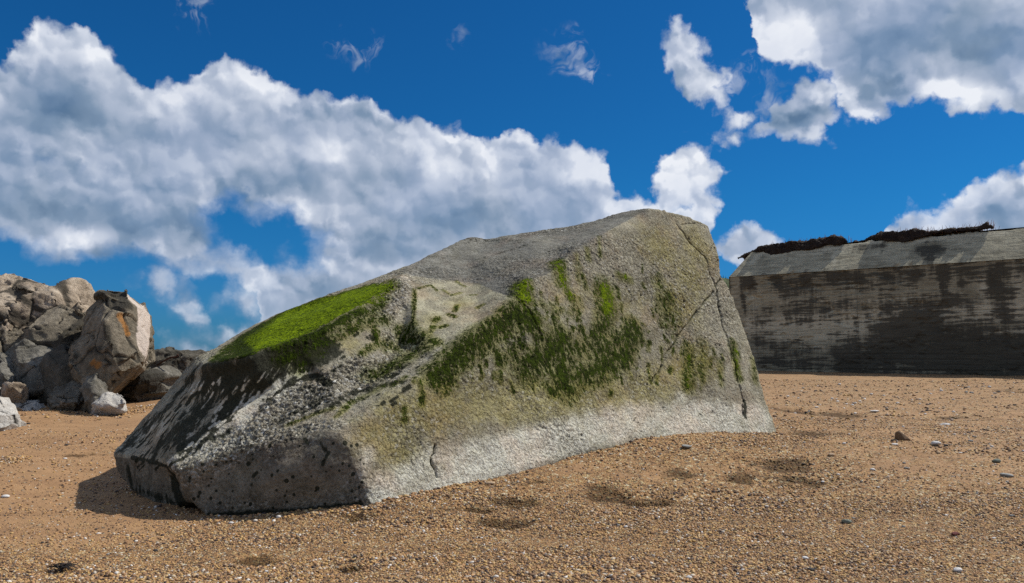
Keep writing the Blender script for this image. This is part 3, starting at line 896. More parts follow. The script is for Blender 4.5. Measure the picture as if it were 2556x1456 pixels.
WP = [([(1880, 812), (2200, 790), (2700, 765)], 30, 1.15), ([(2450, 690), (2470, 790)], 13, 1.0), ([(1900, 840), (2100, 840), (2250, 800)], 22, .9), ([(1950, 755), (2170, 752), (2400, 735)], 8, .8), ([(2100, 870), (2200, 840), (2350, 800), (2555, 790)], 18, .8), ([(2000, 865), (2150, 880)], 12, .7), ([(2460, 830), (2555, 826)], 8, 1.0), ([(1880, 740), (1890, 820)], 16, .6), ([(2540, 690), (2545, 800)], 20, .8)]


def wall_front(A, C):
    U = -.0 + A * ULEN; Z = BASEZ + (ztop(U) - BASEZ) * C
    P = np.array([W0[0] + wd[0] * U, W0[1] + wd[1] * U, Z]).T
    n = fbm(np.stack([U * .35, Z * 3, 0 * U], 1), 2.2, 3)
    board = np.abs(((Z + .02 * n) / .17) % 1 - .5) * 2
    ledge = .03 * np.floor((Z + .01 * n) / .85 % 2)
    d = -.05 * sstep(.12, .3, fbm(np.stack([U * .7, Z, 0 * U], 1), 1.6, 4, .6, off=3)) - .02 * sstep(.90, 1, board) + .012 * fbm(P, 3, 4) + .004 * np.sin(np.floor(Z / .17) * 12.9) + ledge * .5
    P[:, 0] += wn[0] * d; P[:, 1] += wn[1] * d
    return P, dict(dark=wfield(U, Z, WD), pale=wfield(U, Z, WP), board=np.maximum(sstep(.86, 1, board), .9 * (np.abs(U - 4.6 - .02 * n) < .02) + .7 * (np.abs(U - 8.9) < .02) + .6 * (np.abs(U - 1.1 + .05 * Z) < .02)), wu=U, wz=Z)


def wall_bevel(A, C):
    U0 = -.02 + A * (ULEN + .02)                       # lower arris
    ub = ub0 + (U0 / ULEN) * (ULEN - ub0)
    U = U0 * (1 - C) + ub * C
    Z = ztop(U0) * (1 - C) + zbev(ub) * C
    off = .05 - (SET + .05) * C
    off = off - .09 * sstep(.10, .32, fbm(np.stack([U0 * 1.0, 0 * U0, 0 * U0 + 5], 1), 1.9, 4, .65)) * (1 - sstep(0, .12, C))
    P = np.array([W0[0] + wd[0] * U + wn[0] * off, W0[1] + wd[1] * U + wn[1] * off, Z]).T
    d = .015 * fbm(P, 3, 4)
    P[:, 2] += d
    chip = sstep(.93, 1, C) * (fbm(P, 1.6, 5, .6, off=3) * .30 - .05)
    P[:, 2] += chip
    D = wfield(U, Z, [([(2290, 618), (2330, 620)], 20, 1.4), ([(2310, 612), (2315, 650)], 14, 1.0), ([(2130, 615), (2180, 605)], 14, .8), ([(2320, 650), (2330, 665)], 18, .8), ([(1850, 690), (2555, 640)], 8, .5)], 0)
    Pp = wfield(U, Z, [([(1880, 650), (1890, 630), (2100, 620)], 16, .8), ([(2120, 600), (2190, 595)], 12, 1.2), ([(2240, 600), (2350, 590), (2500, 575)], 12, .9), ([(2080, 640), (2090, 660)], 8, .7)], -.5)
    return P, dict(dark=D, pale=Pp, board=np.zeros(len(U)), wu=U, wz=Z)


def bunker_mat():
    m, t, b, tc = material("board_marked_concrete")
    cv = t.n.new("ShaderNodeCombineXYZ"); t.put(cv.inputs[0], t.attr("wu")); t.put(cv.inputs[1], t.attr("wz")); w = cv.outputs[0]
    hs = t.mapping(w, scale=(.5, 5, 1)); vs = t.mapping(w, scale=(3.2, .35, 1))
    h = t.noise(hs, 2.2, 6, .65); v = t.noise(vs, 1.3, 6, .65); n = t.noise(w, 1.3, 6, .65); fine = t.noise(w, 14, 6, .7)
    base = t.ramp(t.math("ADD", t.math("MULTIPLY", h, .6), t.math("MULTIPLY", n, .4)), [(.38, (.17, .15, .10)), (.5, (.36, .325, .225)), (.62, (.55, .50, .35))])
    base = t.mix(t.map(fine, .35, .7, 0, .5), base, (.22, .20, .14, 1))
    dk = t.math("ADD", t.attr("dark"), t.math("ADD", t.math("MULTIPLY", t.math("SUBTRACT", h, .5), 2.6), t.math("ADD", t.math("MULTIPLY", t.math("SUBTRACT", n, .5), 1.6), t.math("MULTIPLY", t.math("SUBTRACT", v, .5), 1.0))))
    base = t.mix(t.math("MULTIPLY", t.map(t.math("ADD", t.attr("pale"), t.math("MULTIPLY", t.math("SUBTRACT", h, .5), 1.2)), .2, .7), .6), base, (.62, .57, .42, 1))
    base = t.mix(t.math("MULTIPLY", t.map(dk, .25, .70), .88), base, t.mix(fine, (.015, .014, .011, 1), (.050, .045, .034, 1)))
    base = t.mix(t.math("MULTIPLY", t.attr("board"), .55), base, (.05, .045, .035, 1))
    t.put(b.inputs["Base Color"], base)
    t.put(b.inputs["Normal"], t.bump(t.math("ADD", fine, h), .8, .03))
    return m


BM = bunker_mat()
bunker = bpy.data.objects.new("bunker", None); COL.objects.link(bunker)
bunker.location = (float(W0[0]), float(W0[1]), 0.7)
tag(bunker, "long dark concrete bunker wall with sloped parapet at the back right of the beach", "bunker")
off0 = Vector(bunker.location)


def into(o, root, off):
    v = get_v(o.data); v -= np.array(off); set_v(o.data, v); o.parent = root


wf = link_mesh(grid_mesh(wall_front, 620, 190, "wall"), "wall", BM); into(wf, bunker, off0)
# parapet: bevel, end chamfer, roof and back in one mesh
bm_p = grid_mesh(wall_bevel, 520, 60, "parapet")
pa = link_mesh(bm_p, "parapet", BM); into(pa, bunker, off0)
# body behind: left end, end chamfer, roof slab
Cc = []
e0 = wpt(-.02, ztop(0), .05); e1 = wpt(ub0, zbev(ub0), -SET)
roofv = [wpt(ub0, zbev(ub0), -SET), wpt(ULEN, zbev(ULEN), -SET), wpt(ULEN, zbev(ULEN) + .05, -9), wpt(ub0 + .6, zbev(ub0) + .15, -9),
         wpt(-.02, ztop(0), .05), wpt(-.02, ztop(0), -10), wpt(0, BASEZ, 0), wpt(0, BASEZ, -10), wpt(ULEN, BASEZ, -10), wpt(ULEN, BASEZ, 0), wpt(ULEN, ztop(ULEN), .05), wpt(ULEN, ztop(ULEN), -10)]
roofv = [np.array(q) - np.array(off0) for q in roofv]
ro = mesh_obj("roof", roofv, [(0, 1, 2, 3), (0, 3, 5, 4), (4, 5, 7, 6), (1, 10, 9, 8, 11, 2), (3, 2, 11, 5), (5, 11, 8, 7)], None, bunker, False)
for k in ("dark", "pale", "board"): fattr(ro.data, k, np.zeros(12))
fattr(ro.data, "wu", np.array([v.co.x for v in ro.data.vertices])); fattr(ro.data, "wz", np.array([v.co.y + v.co.z for v in ro.data.vertices]))
ro.data.materials.append(BM)


# ------------------------------------------------------------------ rocks and rubble
def rock_mat(name, lo, mid, hi, dark_amt=.35, scale=1.0, green=.0):
    m, t, b, tc = material(name)
    n = t.noise(tc, 2.2 * scale, 6, .65); f = t.noise(tc, 12 * scale, 6, .7); g = t.noise(tc, 45, 4, .7)
    base = t.ramp(t.math("ADD", t.math("MULTIPLY", n, .55), t.math("MULTIPLY", f, .45)), [(.36, lo), (.5, mid), (.66, hi)])
    base = t.mix(t.map(g, .55, .3, 0, .5), base, t.mix(1.0, base, (.45, .42, .38, 1), "MULTIPLY"))
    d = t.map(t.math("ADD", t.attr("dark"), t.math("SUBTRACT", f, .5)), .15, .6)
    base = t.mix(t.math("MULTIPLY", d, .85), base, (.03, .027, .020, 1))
    d2 = t.map(t.noise(tc, 3.1 * scale, 5, .7), .55, .68, 0, dark_amt)
    base = t.mix(d2, base, (.07, .065, .045, 1))
    base = t.mix(t.math("MULTIPLY", t.map(t.math("ADD", t.attr("rust"), t.math("MULTIPLY", t.math("SUBTRACT", f, .5), 1.2)), .3, .8), .8), base, (.34, .15, .035, 1))
    base = t.mix(t.math("MULTIPLY", t.map(t.math("ADD", t.attr("pale"), t.math("SUBTRACT", f, .5)), .2, .7), .75), base, (.66, .56, .48, 1))
    t.put(b.inputs["Base Color"], base)
    t.put(b.inputs["Normal"], t.bump(t.math("ADD", t.math("MULTIPLY", f, 1.5), g), .9, .03))
    return m


R_TAN = rock_mat("tan_rubble", (.09, .078, .055), (.19, .16, .115), (.36, .31, .23))
R_PALE = rock_mat("pale_rubble", (.19, .145, .10), (.40, .32, .235), (.60, .50, .385), .35)
R_GREY = rock_mat("grey_rubble", (.08, .074, .06), (.16, .148, .12), (.31, .29, .25), .45)
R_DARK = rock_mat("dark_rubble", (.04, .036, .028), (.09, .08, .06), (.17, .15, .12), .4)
R_WHITE = rock_mat("whitish_rubble", (.34, .31, .27), (.50, .47, .42), (.66, .63, .58), .15)


def rock(outline, inner, name, label, cat, mat, depth_back=1.2, vox=.05, smooth=1, subs=1, amp=.06, fac=14, seed=1, facet=.22,
         edges=(), group=None, dark=None, pale=None, rust=None, crackw=.03, zb=None, lower=.35, pl_k=1.0):
    gz = float(ground_base(*[np.mean([at(*p)[k] for p in outline]) for k in (0, 1)])) if zb is None else zb

    def back(p, c):
        q = p.copy(); q[1] += depth_back; q[0] *= q[1] / p[1]
        q[0] += (c[0] - p[0]) * .22
        q[2] = max(gz - .3, p[2] - lower) if p[2] > gz + .3 else gz - .35
        return q
    V, Fc = lifted(outline, inner, edges, back)
    me = solid_from(V, Fc, vox, smooth, subs, name)
    s = Surf(me); v = s.v; n = get_n(me)
    idx, gap, c = cells(v, fac, seed, warp=.25)
    rr = np.random.default_rng(seed + 50)
    pl = rr.normal(size=(fac, 3)); pl /= np.linalg.norm(pl, axis=1)[:, None]
    sz = float((v.max(0) - v.min(0)).max())
    def planes(vv, nn, k, sd, tilt, lim):
        r2 = np.random.default_rng(sd); cc = vv[r2.integers(0, len(vv), k)]
        dd1 = np.full(len(vv), 1e9); ii_ = np.zeros(len(vv), int)
        wv_ = vv + .05 * np.stack([fbm(vv, 3, 2, off=q * 9.0) for q in range(3)], 1)
        for q in range(k):
            e = ((wv_ - cc[q]) ** 2).sum(1); b = e < dd1; ii_ = np.where(b, q, ii_); dd1 = np.where(b, e, dd1)
        out = np.zeros(len(vv))
        for q in range(k):
            mk = ii_ == q
            if mk.sum() < 5: continue
            m_ = nn[mk].mean(0) + r2.normal(size=3) * tilt; m_ /= np.linalg.norm(m_) + 1e-9
            den = nn[mk] @ m_
            dq = ((vv[mk].mean(0) - vv[mk]) @ m_) / np.where(den > .35, den, .35)
            out[mk] = np.clip(dq, -lim, lim)
        return out
    L_ = float((v.max(0) - v.min(0)).max())
    v = v + n * (planes(v, n, fac + 4, seed + 70, .10 * pl_k, .05 * L_) * .85 * pl_k)[:, None]
    set_v(me, v); n = get_n(me); v = get_v(me)
    v = v + n * (planes(v, n, 2 * fac + 14, seed + 71, .14, .012 * L_) * .7)[:, None]
    set_v(me, v); n = get_n(me); v = get_v(me)
    idx, gap, c = cells(v, fac, seed, warp=.25)
    d = facet * .12 * np.einsum("ij,ij->i", pl[idx], v - c[idx]) * sstep(0, .12 * sz, gap)
    d = np.clip(d, -.12 * sz, .12 * sz)
    d -= crackw * (1 - sstep(0, .025 * sz, gap))
    d += amp * .75 * (.6 * fbm(v, 2.2, 4, off=seed) + .35 * fbm(v, 9, 3, .6, off=seed + 3)) - amp * .4 * np.abs(fbm(v, 4, 3, off=seed + 9))
    bil = (1 - 2.4 * np.abs(fbm(v, 1.3, 3, off=seed + 1))) * .6 + (1 - 2.4 * np.abs(fbm(v, 4.5, 3, .6, off=seed + 2))) * .3
    d += amp * .4 * bil
    c1 = 1 - sstep(0, .035, np.abs(fbm(v * np.array([1, 1, 1.6]), 1.1, 4, off=seed + 5)))
    c1 *= sstep(-.05, .15, fbm(v, 1.7, 2, off=seed + 6))
    d -= c1 * min(.05, amp)
    set_v(me, v + n * d[:, None])
    z = c1 * .8
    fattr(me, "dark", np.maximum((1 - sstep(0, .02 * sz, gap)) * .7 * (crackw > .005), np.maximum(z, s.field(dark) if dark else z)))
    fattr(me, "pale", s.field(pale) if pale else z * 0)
    fattr(me, "rust", s.field(rust) if rust else z * 0)
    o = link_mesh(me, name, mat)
    return tag(o, label, cat, group)


G1 = "broken concrete rubble heaped at the left"
rock([(-260, 760, 16.5), (-200, 700, 16.5), (-80, 690, 16.4), (0, 690, 16.4), (60, 694, 16.4), (130, 702, 16.4), (165, 712, 16.3), (232, 745, 16.0), (228, 790, 15.8), (160, 800, 15.5), (60, 830, 15.2), (0, 840, 15.1), (-150, 860, 15), (-260, 860, 15)],
     [(40, 740, 15.9), (150, 745, 15.9), (-80, 750, 15.9), (90, 775, 15.5), (0, 790, 15.4)], "rubble_boulder",
     "broad pale rounded boulder topping the rubble heap at left edge", "boulder", R_PALE, 2.2, .06, 1, 1, .10, 22, 3, .3, group=G1, lower=.8,
     dark=[([(0, 790), (60, 805), (150, 790)], 22, .9), ([(20, 765), (110, 780), (160, 770)], 10, .8)])
rock([(-200, 830, 15.1), (0, 790, 15.2), (50, 800, 15.2), (75, 835, 15.0), (60, 880, 14.8), (40, 915, 14.7), (0, 960, 14.5), (-200, 980, 14.5)], [(0, 850, 14.7), (30, 860, 14.7)], "rubble_boulder",
     "tan cracked boulder at the left frame edge under the broad pale one", "boulder", R_TAN, 1.5, .05, 1, 1, .09, 10, 5, .3, group=G1)
rock([(60, 830, 15.0), (95, 790, 15.2), (165, 768, 15.4), (225, 770, 15.4), (240, 850, 15.0), (200, 900, 14.7), (110, 910, 14.6), (62, 880, 14.8)], [(140, 820, 14.7), (180, 850, 14.6)], "rubble_boulder",
     "smooth olive grey boulder wedged behind the upright slab", "boulder", R_TAN, 1.5, .05, 1, 1, .05, 5, 8, .15, group=G1, crackw=.0,
     dark=[([(110, 880), (200, 810), (230, 800)], 40, .8)])
rock([(0, 900, 14.6), (30, 872, 14.6), (80, 850, 14.6), (130, 870, 14.5), (165, 905, 14.3), (160, 950, 14.1), (120, 990, 14.0), (60, 992, 14.0), (10, 985, 14.1), (-20, 940, 14.3)], [(70, 900, 14.1), (110, 930, 13.95)], "rubble_boulder",
     "mottled grey boulder low in the rubble heap left of the upright slab", "boulder", R_GREY, 1.2, .045, 1, 1, .07, 8, 12, .25, group=G1)
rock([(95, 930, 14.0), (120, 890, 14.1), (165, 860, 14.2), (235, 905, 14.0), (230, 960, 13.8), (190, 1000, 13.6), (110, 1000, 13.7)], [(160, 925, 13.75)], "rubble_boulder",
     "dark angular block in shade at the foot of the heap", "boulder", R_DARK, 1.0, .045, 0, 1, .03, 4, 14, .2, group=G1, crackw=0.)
rock([(-160, 1000, 13.9), (-60, 900, 14.2), (0, 880, 14.3), (30, 900, 14.2), (48, 930, 14.0), (45, 970, 13.8), (20, 1000, 13.7)], [(0, 930, 13.8)], "rubble_boulder",
     "grey boulder cut off by the left frame edge beside the mottled one", "boulder", R_GREY, 1.2, .045, 1, 1, .06, 6, 15, .25, group=G1)
rock([(0, 965, 13.6), (20, 950, 13.6), (55, 948, 13.6), (68, 968, 13.5), (60, 990, 13.4), (10, 995, 13.4)], [(30, 965, 13.3)], "rubble_stone",
     "small pale stone at the very foot of the left rubble heap", "stone", R_PALE, .5, .03, 1, 1, .03, 4, 16, .2, group=G1)
# upright slab
rock([(212, 775, 14.2), (245, 742, 14.3), (262, 716, 14.3), (320, 717, 14.2), (337, 735, 14.45), (346, 752, 14.6), (362, 758, 14.8), (375, 775, 14.95), (377, 895, 14.8), (365, 905, 14.1), (330, 930, 13.7),
      (285, 965, 13.4), (244, 1005, 13.2), (222, 985, 13.2), (205, 965, 13.3), (180, 945, 13.4), (168, 900, 13.6), (175, 860, 13.8), (212, 830, 13.9)],
     [(322, 760, 13.95), (330, 830, 13.75), (350, 880, 13.65), (300, 800, 13.65), (262, 800, 13.6), (258, 745, 14.0), (250, 870, 13.35), (300, 880, 13.35), (320, 900, 13.4), (225, 900, 13.3)], "rubble_slab",
     "tall upright broken slab with rust stains and one bright smooth side", "concrete slab", R_TAN, 1.1, .04, 1, 1, .045, 12, 24, .2, group=G1, pl_k=.45,
     edges=[(3, 19), (19, 20), (20, 21), (21, 9)],
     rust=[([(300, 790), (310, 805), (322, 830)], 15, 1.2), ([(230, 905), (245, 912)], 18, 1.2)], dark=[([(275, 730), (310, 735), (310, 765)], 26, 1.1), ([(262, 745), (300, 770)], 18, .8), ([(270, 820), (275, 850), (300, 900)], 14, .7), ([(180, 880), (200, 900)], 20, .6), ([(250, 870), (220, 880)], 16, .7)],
     pale=[([(332, 740), (345, 770), (352, 830), (358, 880)], 26, 2.2), ([(362, 780), (368, 840), (370, 885)], 30, 2.5)])  # sunlight on the right face painted in as a paler colour
rock([(200, 975, 13.2), (212, 935, 13.3), (245, 930, 13.3), (275, 960, 13.2), (262, 985, 13.1), (240, 1008, 12.9), (205, 1005, 12.9)], [(235, 965, 13.0)], "rubble_stone",
     "pale angular stone propped against the base of the upright slab", "stone", R_GREY, .5, .03, 0, 1, .02, 4, 26, .2, group=G1)
rock([(128, 990, 13.5), (150, 955, 13.6), (180, 940, 13.6), (208, 950, 13.5), (222, 990, 13.2), (190, 1008, 13.0), (140, 1003, 13.2)], [(170, 975, 13.2)], "rubble_stone",
     "rough mottled stone between the dark block and the upright slab", "stone", R_GREY, .6, .03, 1, 1, .04, 8, 27, .3, group=G1)
rock([(225, 1008, 12.9), (262, 985, 13.0), (295, 975, 13.0), (312, 985, 12.9), (316, 1008, 12.7), (240, 1015, 12.7)], [(280, 992, 12.8)], "rubble_stone",
     "flat pale wedge of concrete lying in sand below the upright slab", "stone", R_WHITE, .5, .03, 0, 1, .015, 3, 28, .15, group=G1, crackw=0.)
rock([(285, 975, 14.6), (310, 950, 14.6), (350, 917, 14.7), (372, 908, 14.8), (400, 912, 14.9), (440, 930, 15), (458, 950, 15), (440, 985, 14.7), (370, 992, 14.4), (300, 992, 14.4)], [(365, 950, 14.3), (405, 950, 14.5)], "rubble_block",
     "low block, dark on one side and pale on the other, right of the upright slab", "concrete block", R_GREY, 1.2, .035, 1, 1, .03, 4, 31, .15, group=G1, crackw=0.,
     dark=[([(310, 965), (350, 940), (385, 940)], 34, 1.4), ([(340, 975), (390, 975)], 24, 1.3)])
rock([(330, 872, 22), (380, 868, 22), (430, 874, 22), (480, 872, 22), (560, 876, 22), (560, 960, 21.5), (450, 960, 21.5), (340, 965, 21.5)], [(430, 920, 21.4)], "rubble_ridge",
     "low dark crumbling ridge of rubble far behind between the slab and the big block", "rubble", R_DARK, 1.5, .08, 1, 1, .16, 20, 33, .3, group=None)
# near the left edge
YB = float(gpix(25, 1074)[1])
rock([(-120, 980, YB + .5), (-40, 962, YB + .5), (-4, 972, YB + .45), (12, 986, YB + .4), (24, 1010, YB + .3), (32, 1040, YB + .2), (38, 1085, YB), (10, 1095, YB - .1), (-100, 1105, YB - .1)], [(2, 1020, YB + .1), (-40, 1020, YB)], "rubble_boulder",
     "whitish crumbly boulder cut off by the left frame edge nearest the camera", "boulder", R_WHITE, .9, .03, 1, 1, .05, 9, 36, .3)
YT = float(gpix(42, 1066)[1])
rock([(12, 1056, YT + .1), (35, 1041, YT + .15), (56, 1044, YT + .15), (62, 1062, YT + .05), (40, 1082, YT - .08)], [(42, 1053, YT)], "rubble_stone",
     "little whitish stone on the sand touching the whitish boulder", "stone", R_WHITE, .2, .015, 1, 1, .015, 4, 37, .2)
YS = float(gpix(90, 1026)[1])
rock([(30, 1002, YS + .9), (42, 991, YS + 1.1), (80, 996, YS + 1.0), (118, 1007, YS + .6), (140, 1020, YS + .25), (122, 1040, YS - .05), (60, 1040, YS - .05), (32, 1024, YS + .2)], [(75, 1008, YS + .5), (110, 1020, YS + .15)], "rubble_slab",
     "flat pale grey slab half sunk in the sand behind the whitish boulder", "concrete slab", R_WHITE, .4, .025, 1, 1, .015, 3, 39, .2)

# rebar
cu = bpy.data.curves.new("reinforcing_bar", "CURVE"); cu.dimensions = "3D"; cu.bevel_depth = .016; cu.bevel_resolution = 2
sp = cu.splines.new("POLY"); rp = [(392, 912, 14.85), (408, 902, 14.8), (424, 893, 14.75), (438, 891, 14.75), (446, 889, 14.75), (442, 885, 14.75)]
sp.points.add(len(rp) - 1)
for k, q in enumerate(rp): sp.points[k].co = (*at(*q), 1)
ct = bpy.data.objects.new("tmp", cu); COL.objects.link(ct)
dg = bpy.context.evaluated_depsgraph_get()
rme = bpy.data.meshes.new_from_object(ct.evaluated_get(dg)); bpy.data.objects.remove(ct)
rme.materials.clear()
ro_ = link_mesh(rme, "reinforcing_bar", simple("rusty_steel", (.05, .025, .018), .5, 30))
tag(ro_, "thin bent rusty steel bar with hooked end sticking up from the low block", "steel bar")

# ------------------------------------------------------------------ turf clods on the bunker
m, t, b, tc = material("peaty_turf")
n = t.noise(tc, 5, 6, .7); f = t.noise(tc, 28, 5, .75)
t.put(b.inputs["Base Color"], t.ramp(t.math("ADD", t.math("MULTIPLY", n, .5), t.math("MULTIPLY", f, .5)), [(.35, (.010, .007, .006)), (.5, (.04, .027, .020)), (.68, (.12, .085, .058))]))
t.put(b.inputs["Normal"], t.bump(f, 1.0, .12))
TURF = m


def wy(x, y, off):
    """distance at which a direction meets the roof edge line"""
    d = ray(x, y); k = (wn @ (W0 + wn * off) - wn @ EYE[:2]) / (wn @ d[:2])
    return (EYE + d * k)[1]


def turf(o, name, label, seed):
    ol = [(x, y, wy(x, y, off)) for x, y, off in o]
    cx = sum(q[0] for q in o) / len(o); cy = sum(q[1] for q in o) / len(o)

    def back(p, c):
        q = p.copy(); q[1] += 2.4; q[2] -= .02; q[0] += 1.2 * 0
        return q
    V, Fc = lifted(ol, [(cx, cy, wy(cx, cy, -SET + .25))], (), back)
    me = solid_from(V, Fc, .06, 1, 1, name)
    v = get_v(me); n = get_n(me)
    set_v(me, v + n * (.16 * fbm(v, 2.2, 3, off=seed) + .07 * fbm(v, 12, 3, .6, off=seed) - .01 - .15 * np.abs(fbm(v, 1.0, 3, off=seed + 4)))[:, None])
    return tag(link_mesh(me, name, TURF), label, "turf")


S0 = -SET + .12
turf([(1882, 628, S0), (1896, 616, S0), (1930, 606, S0), (1985, 600, S0), (2040, 592, S0), (2085, 588, S0), (2118, 594, S0), (2124, 606, S0), (2085, 614, S0 + .1), (2060, 612, S0 + .1), (2020, 624, S0 + .15), (1960, 632, S0 + .15), (1925, 636, S0 + .15), (1900, 627, S0 + .05)],
     "turf_layer", "dark overhanging slab of peaty turf on the left stretch of the bunker top", 4)
turf([(2188, 584, S0), (2225, 576, S0), (2260, 573, S0), (2330, 573, S0), (2400, 566, S0), (2470, 556, S0), (2482, 560, S0), (2483, 571, S0), (2420, 578, S0 + .05), (2350, 582, S0 + .05), (2300, 594, S0 + .12), (2258, 608, S0 + .15), (2225, 604, S0 + .15), (2205, 594, S0 + .08)],
     "turf_layer", "dark overhanging slab of peaty turf on the right stretch of the bunker top", 9)

# dry grass on the turf (uncountable)
gvv, gff = [], []
for k in range(240):
    if random.random() < .35: x = random.uniform(1900, 2115); y0 = np.interp(x, [1900, 1985, 2085, 2115], [613, 601, 589, 594])
    else: x = random.uniform(2210, 2478); y0 = np.interp(x, [2210, 2260, 2330, 2400, 2470], [580, 574, 574, 567, 557])
    off = -SET - random.uniform(-.05, 1.4)
    Y = wy(x, y0, -SET + .12); q = at(x, y0 + 2, Y) - np.array([*(wn * random.uniform(0, 1.2)), 0]); h = random.uniform(.04, .22)
    dx, dy = random.gauss(0, .08), random.gauss(0, .05); w = .008
    i = len(gvv)
    gvv += [(q[0] - w, q[1], q[2] - .1), (q[0] + w, q[1], q[2] - .1), (q[0] + dx * .5 + w * .7, q[1] + dy * .5, q[2] + h * .55), (q[0] + dx * .5 - w * .7, q[1] + dy * .5, q[2] + h * .55), (q[0] + dx, q[1] + dy, q[2] + h)]
    gff += [(i, i + 1, i + 2, i + 3), (i + 3, i + 2, i + 4)]
tag(mesh_obj("dry_grass", gvv, gff, simple("dry_grass", (.30, .16, .13), .5, 4), None, False), "sparse dry grass and stalks growing on the turf of the bunker top", None, None, "stuff")

# green dune behind the bunker's left end
dn = []
for k in range(9): pass
hx = at(1830, 680, 44)
hv, hf = [], []
NU, NV = 60, 30
for i in range(NU):
    for j in range(NV):
        a = i / (NU - 1); c = j / (NV - 1)
        x = hx[0] - 12 + 26 * a; y = 41 + 9 * c
        pr = math.sin(math.pi * min(1, c * 1.0)) ** .6
        z = .8 + pr * (4.75 * math.exp(-((a - .5) / .40) ** 6)) + .12 * math.sin(17 * a + 3 * c) + .08 * math.sin(41 * a - 9 * c)
        hv.append((x, y, z))
for i in range(NU - 1):
    for j in range(NV - 1):
        k = i * NV + j; hf.append((k, k + NV, k + NV + 1, k + 1))
tag(mesh_obj("dune", hv, hf, simple("dune_turf", (.06, .075, .03), .6, 3, .95, .6, .1), None, True), "grassy green dune just visible behind the left end of the bunker", None, None, "structure")
gvv, gff = [], []
for k in range(2600):
    i = random.randrange(NU - 1) * NV + random.randrange(NV - 8); q = hv[i]; h = random.uniform(.15, .45)
    q = (q[0] + random.uniform(-.13, .13), q[1] + random.uniform(-.2, .2), q[2] - .1)
    dx, dy = random.gauss(0, .12), random.gauss(0, .1); w = .03; i = len(gvv)
    gvv += [(q[0] - w, q[1], q[2]), (q[0] + w, q[1], q[2]), (q[0] + dx, q[1] + dy, q[2] + h)]; gff += [(i, i + 1, i + 2)]
tag(mesh_obj("dune_grass", gvv, gff, simple("dune_grass", (.10, .13, .04), .5, 2), None, False), "green grass covering the dune behind the bunker", None, None, "stuff")


# ------------------------------------------------------------------ pebbles one can count
def pebble_mesh(name, seed, sx, sy, sz, ang=0.0, lev=2):
    bm = bmesh.new(); bmesh.ops.create_icosphere(bm, subdivisions=lev, radius=1)
    v = np.array([q.co[:] for q in bm.verts])
    r = np.random.default_rng(seed)
    d = 1 + .16 * pn(v, .9, seed * 3.1)
    if ang:
        for k in range(9):
            nrm = r.normal(size=3); nrm /= np.linalg.norm(nrm); h = r.uniform(.45, .8)
            s = v @ nrm; over = np.clip(s - h, 0, None); v = v - over[:, None] * nrm * ang
    v = v * d[:, None] * np.array([sx, sy, sz])
    for q, c in zip(bm.verts, v): q.co = c
    me = bpy.data.meshes.new(name); bm.to_mesh(me); bm.free()
    me.polygons.foreach_set("use_smooth", np.ones(len(me.polygons), bool))
    return me


def stone_mat(name, c, v=.25): return simple(name, c, v, 14, .75, .35, .05)


PM = dict(white=stone_mat("white_pebble", (.62, .60, .57)), grey=stone_mat("grey_pebble", (.27, .27, .25)), dark=stone_mat("dark_pebble", (.055, .05, .048)),
          buff=stone_mat("buff_pebble", (.42, .30, .19)), brown=stone_mat("brown_pebble", (.16, .10, .055)), red=stone_mat("red_brown_pebble", (.13, .035, .028)), green=stone_mat("greenish_pebble", (.17, .19, .15)))


def place(x, y, wpx, hr, col, label=None, seed=0, ang=0., rz=0., group=None, name="pebble", me=None, sink=.3, cat="pebble", dr=.8):
    p = gpix(x, y); r = wpx * .5 * p[1] / FP
    if me is None:
        me = pebble_mesh(name, seed, 1, dr, hr, ang, 3 if wpx > 14 else 2); me.materials.append(PM[col])
    o = bpy.data.objects.new(name, me); COL.objects.link(o)
    z = float(ground_z(np.array([p[0]]), np.array([p[1]]))[0])
    o.location = (p[0], p[1], z + r * hr * (1 - sink)); o.scale = (r, r, r); o.rotation_euler = (0, 0, rz)
    return tag(o, label, cat, group)


# the brown wedge stone
wm = bpy.data.meshes.new("stone")
wvv = [(-.9, -.5, -.3), (.2, -.75, -.3), (1.15, -.35, -.3), (.9, .5, -.3), (-.7, .6, -.3), (-.75, -.25, .75), (-.45, -.45, .95), (-.25, .1, 1.0), (.35, -.3, .45), (.3, .25, .5), (-.75, .25, .7), (1.0, 0, .0)]
bm = bmesh.new()
for q in wvv: bm.verts.new(q)
bmesh.ops.convex_hull(bm, input=bm.verts[:]); bmesh.ops.subdivide_edges(bm, edges=bm.edges[:], cuts=3, use_grid_fill=True)
bmesh.ops.smooth_vert(bm, verts=bm.verts[:], factor=.5, use_axis_x=True, use_axis_y=True, use_axis_z=True)
bmesh.ops.triangulate(bm, faces=bm.faces[:])
bm.to_mesh(wm); bm.free()
v = get_v(wm); set_v(wm, v * (1 + .07 * fbm(v, 2, 3)[:, None])); wm.polygons.foreach_set("use_smooth", np.ones(len(wm.polygons), bool))
wm.materials.append(PM["brown"])
place(2250, 1098, 38, .5, "brown", "brown wedge shaped stone standing on the beach right of the block", name="stone", me=wm, sink=.6, cat="stone")
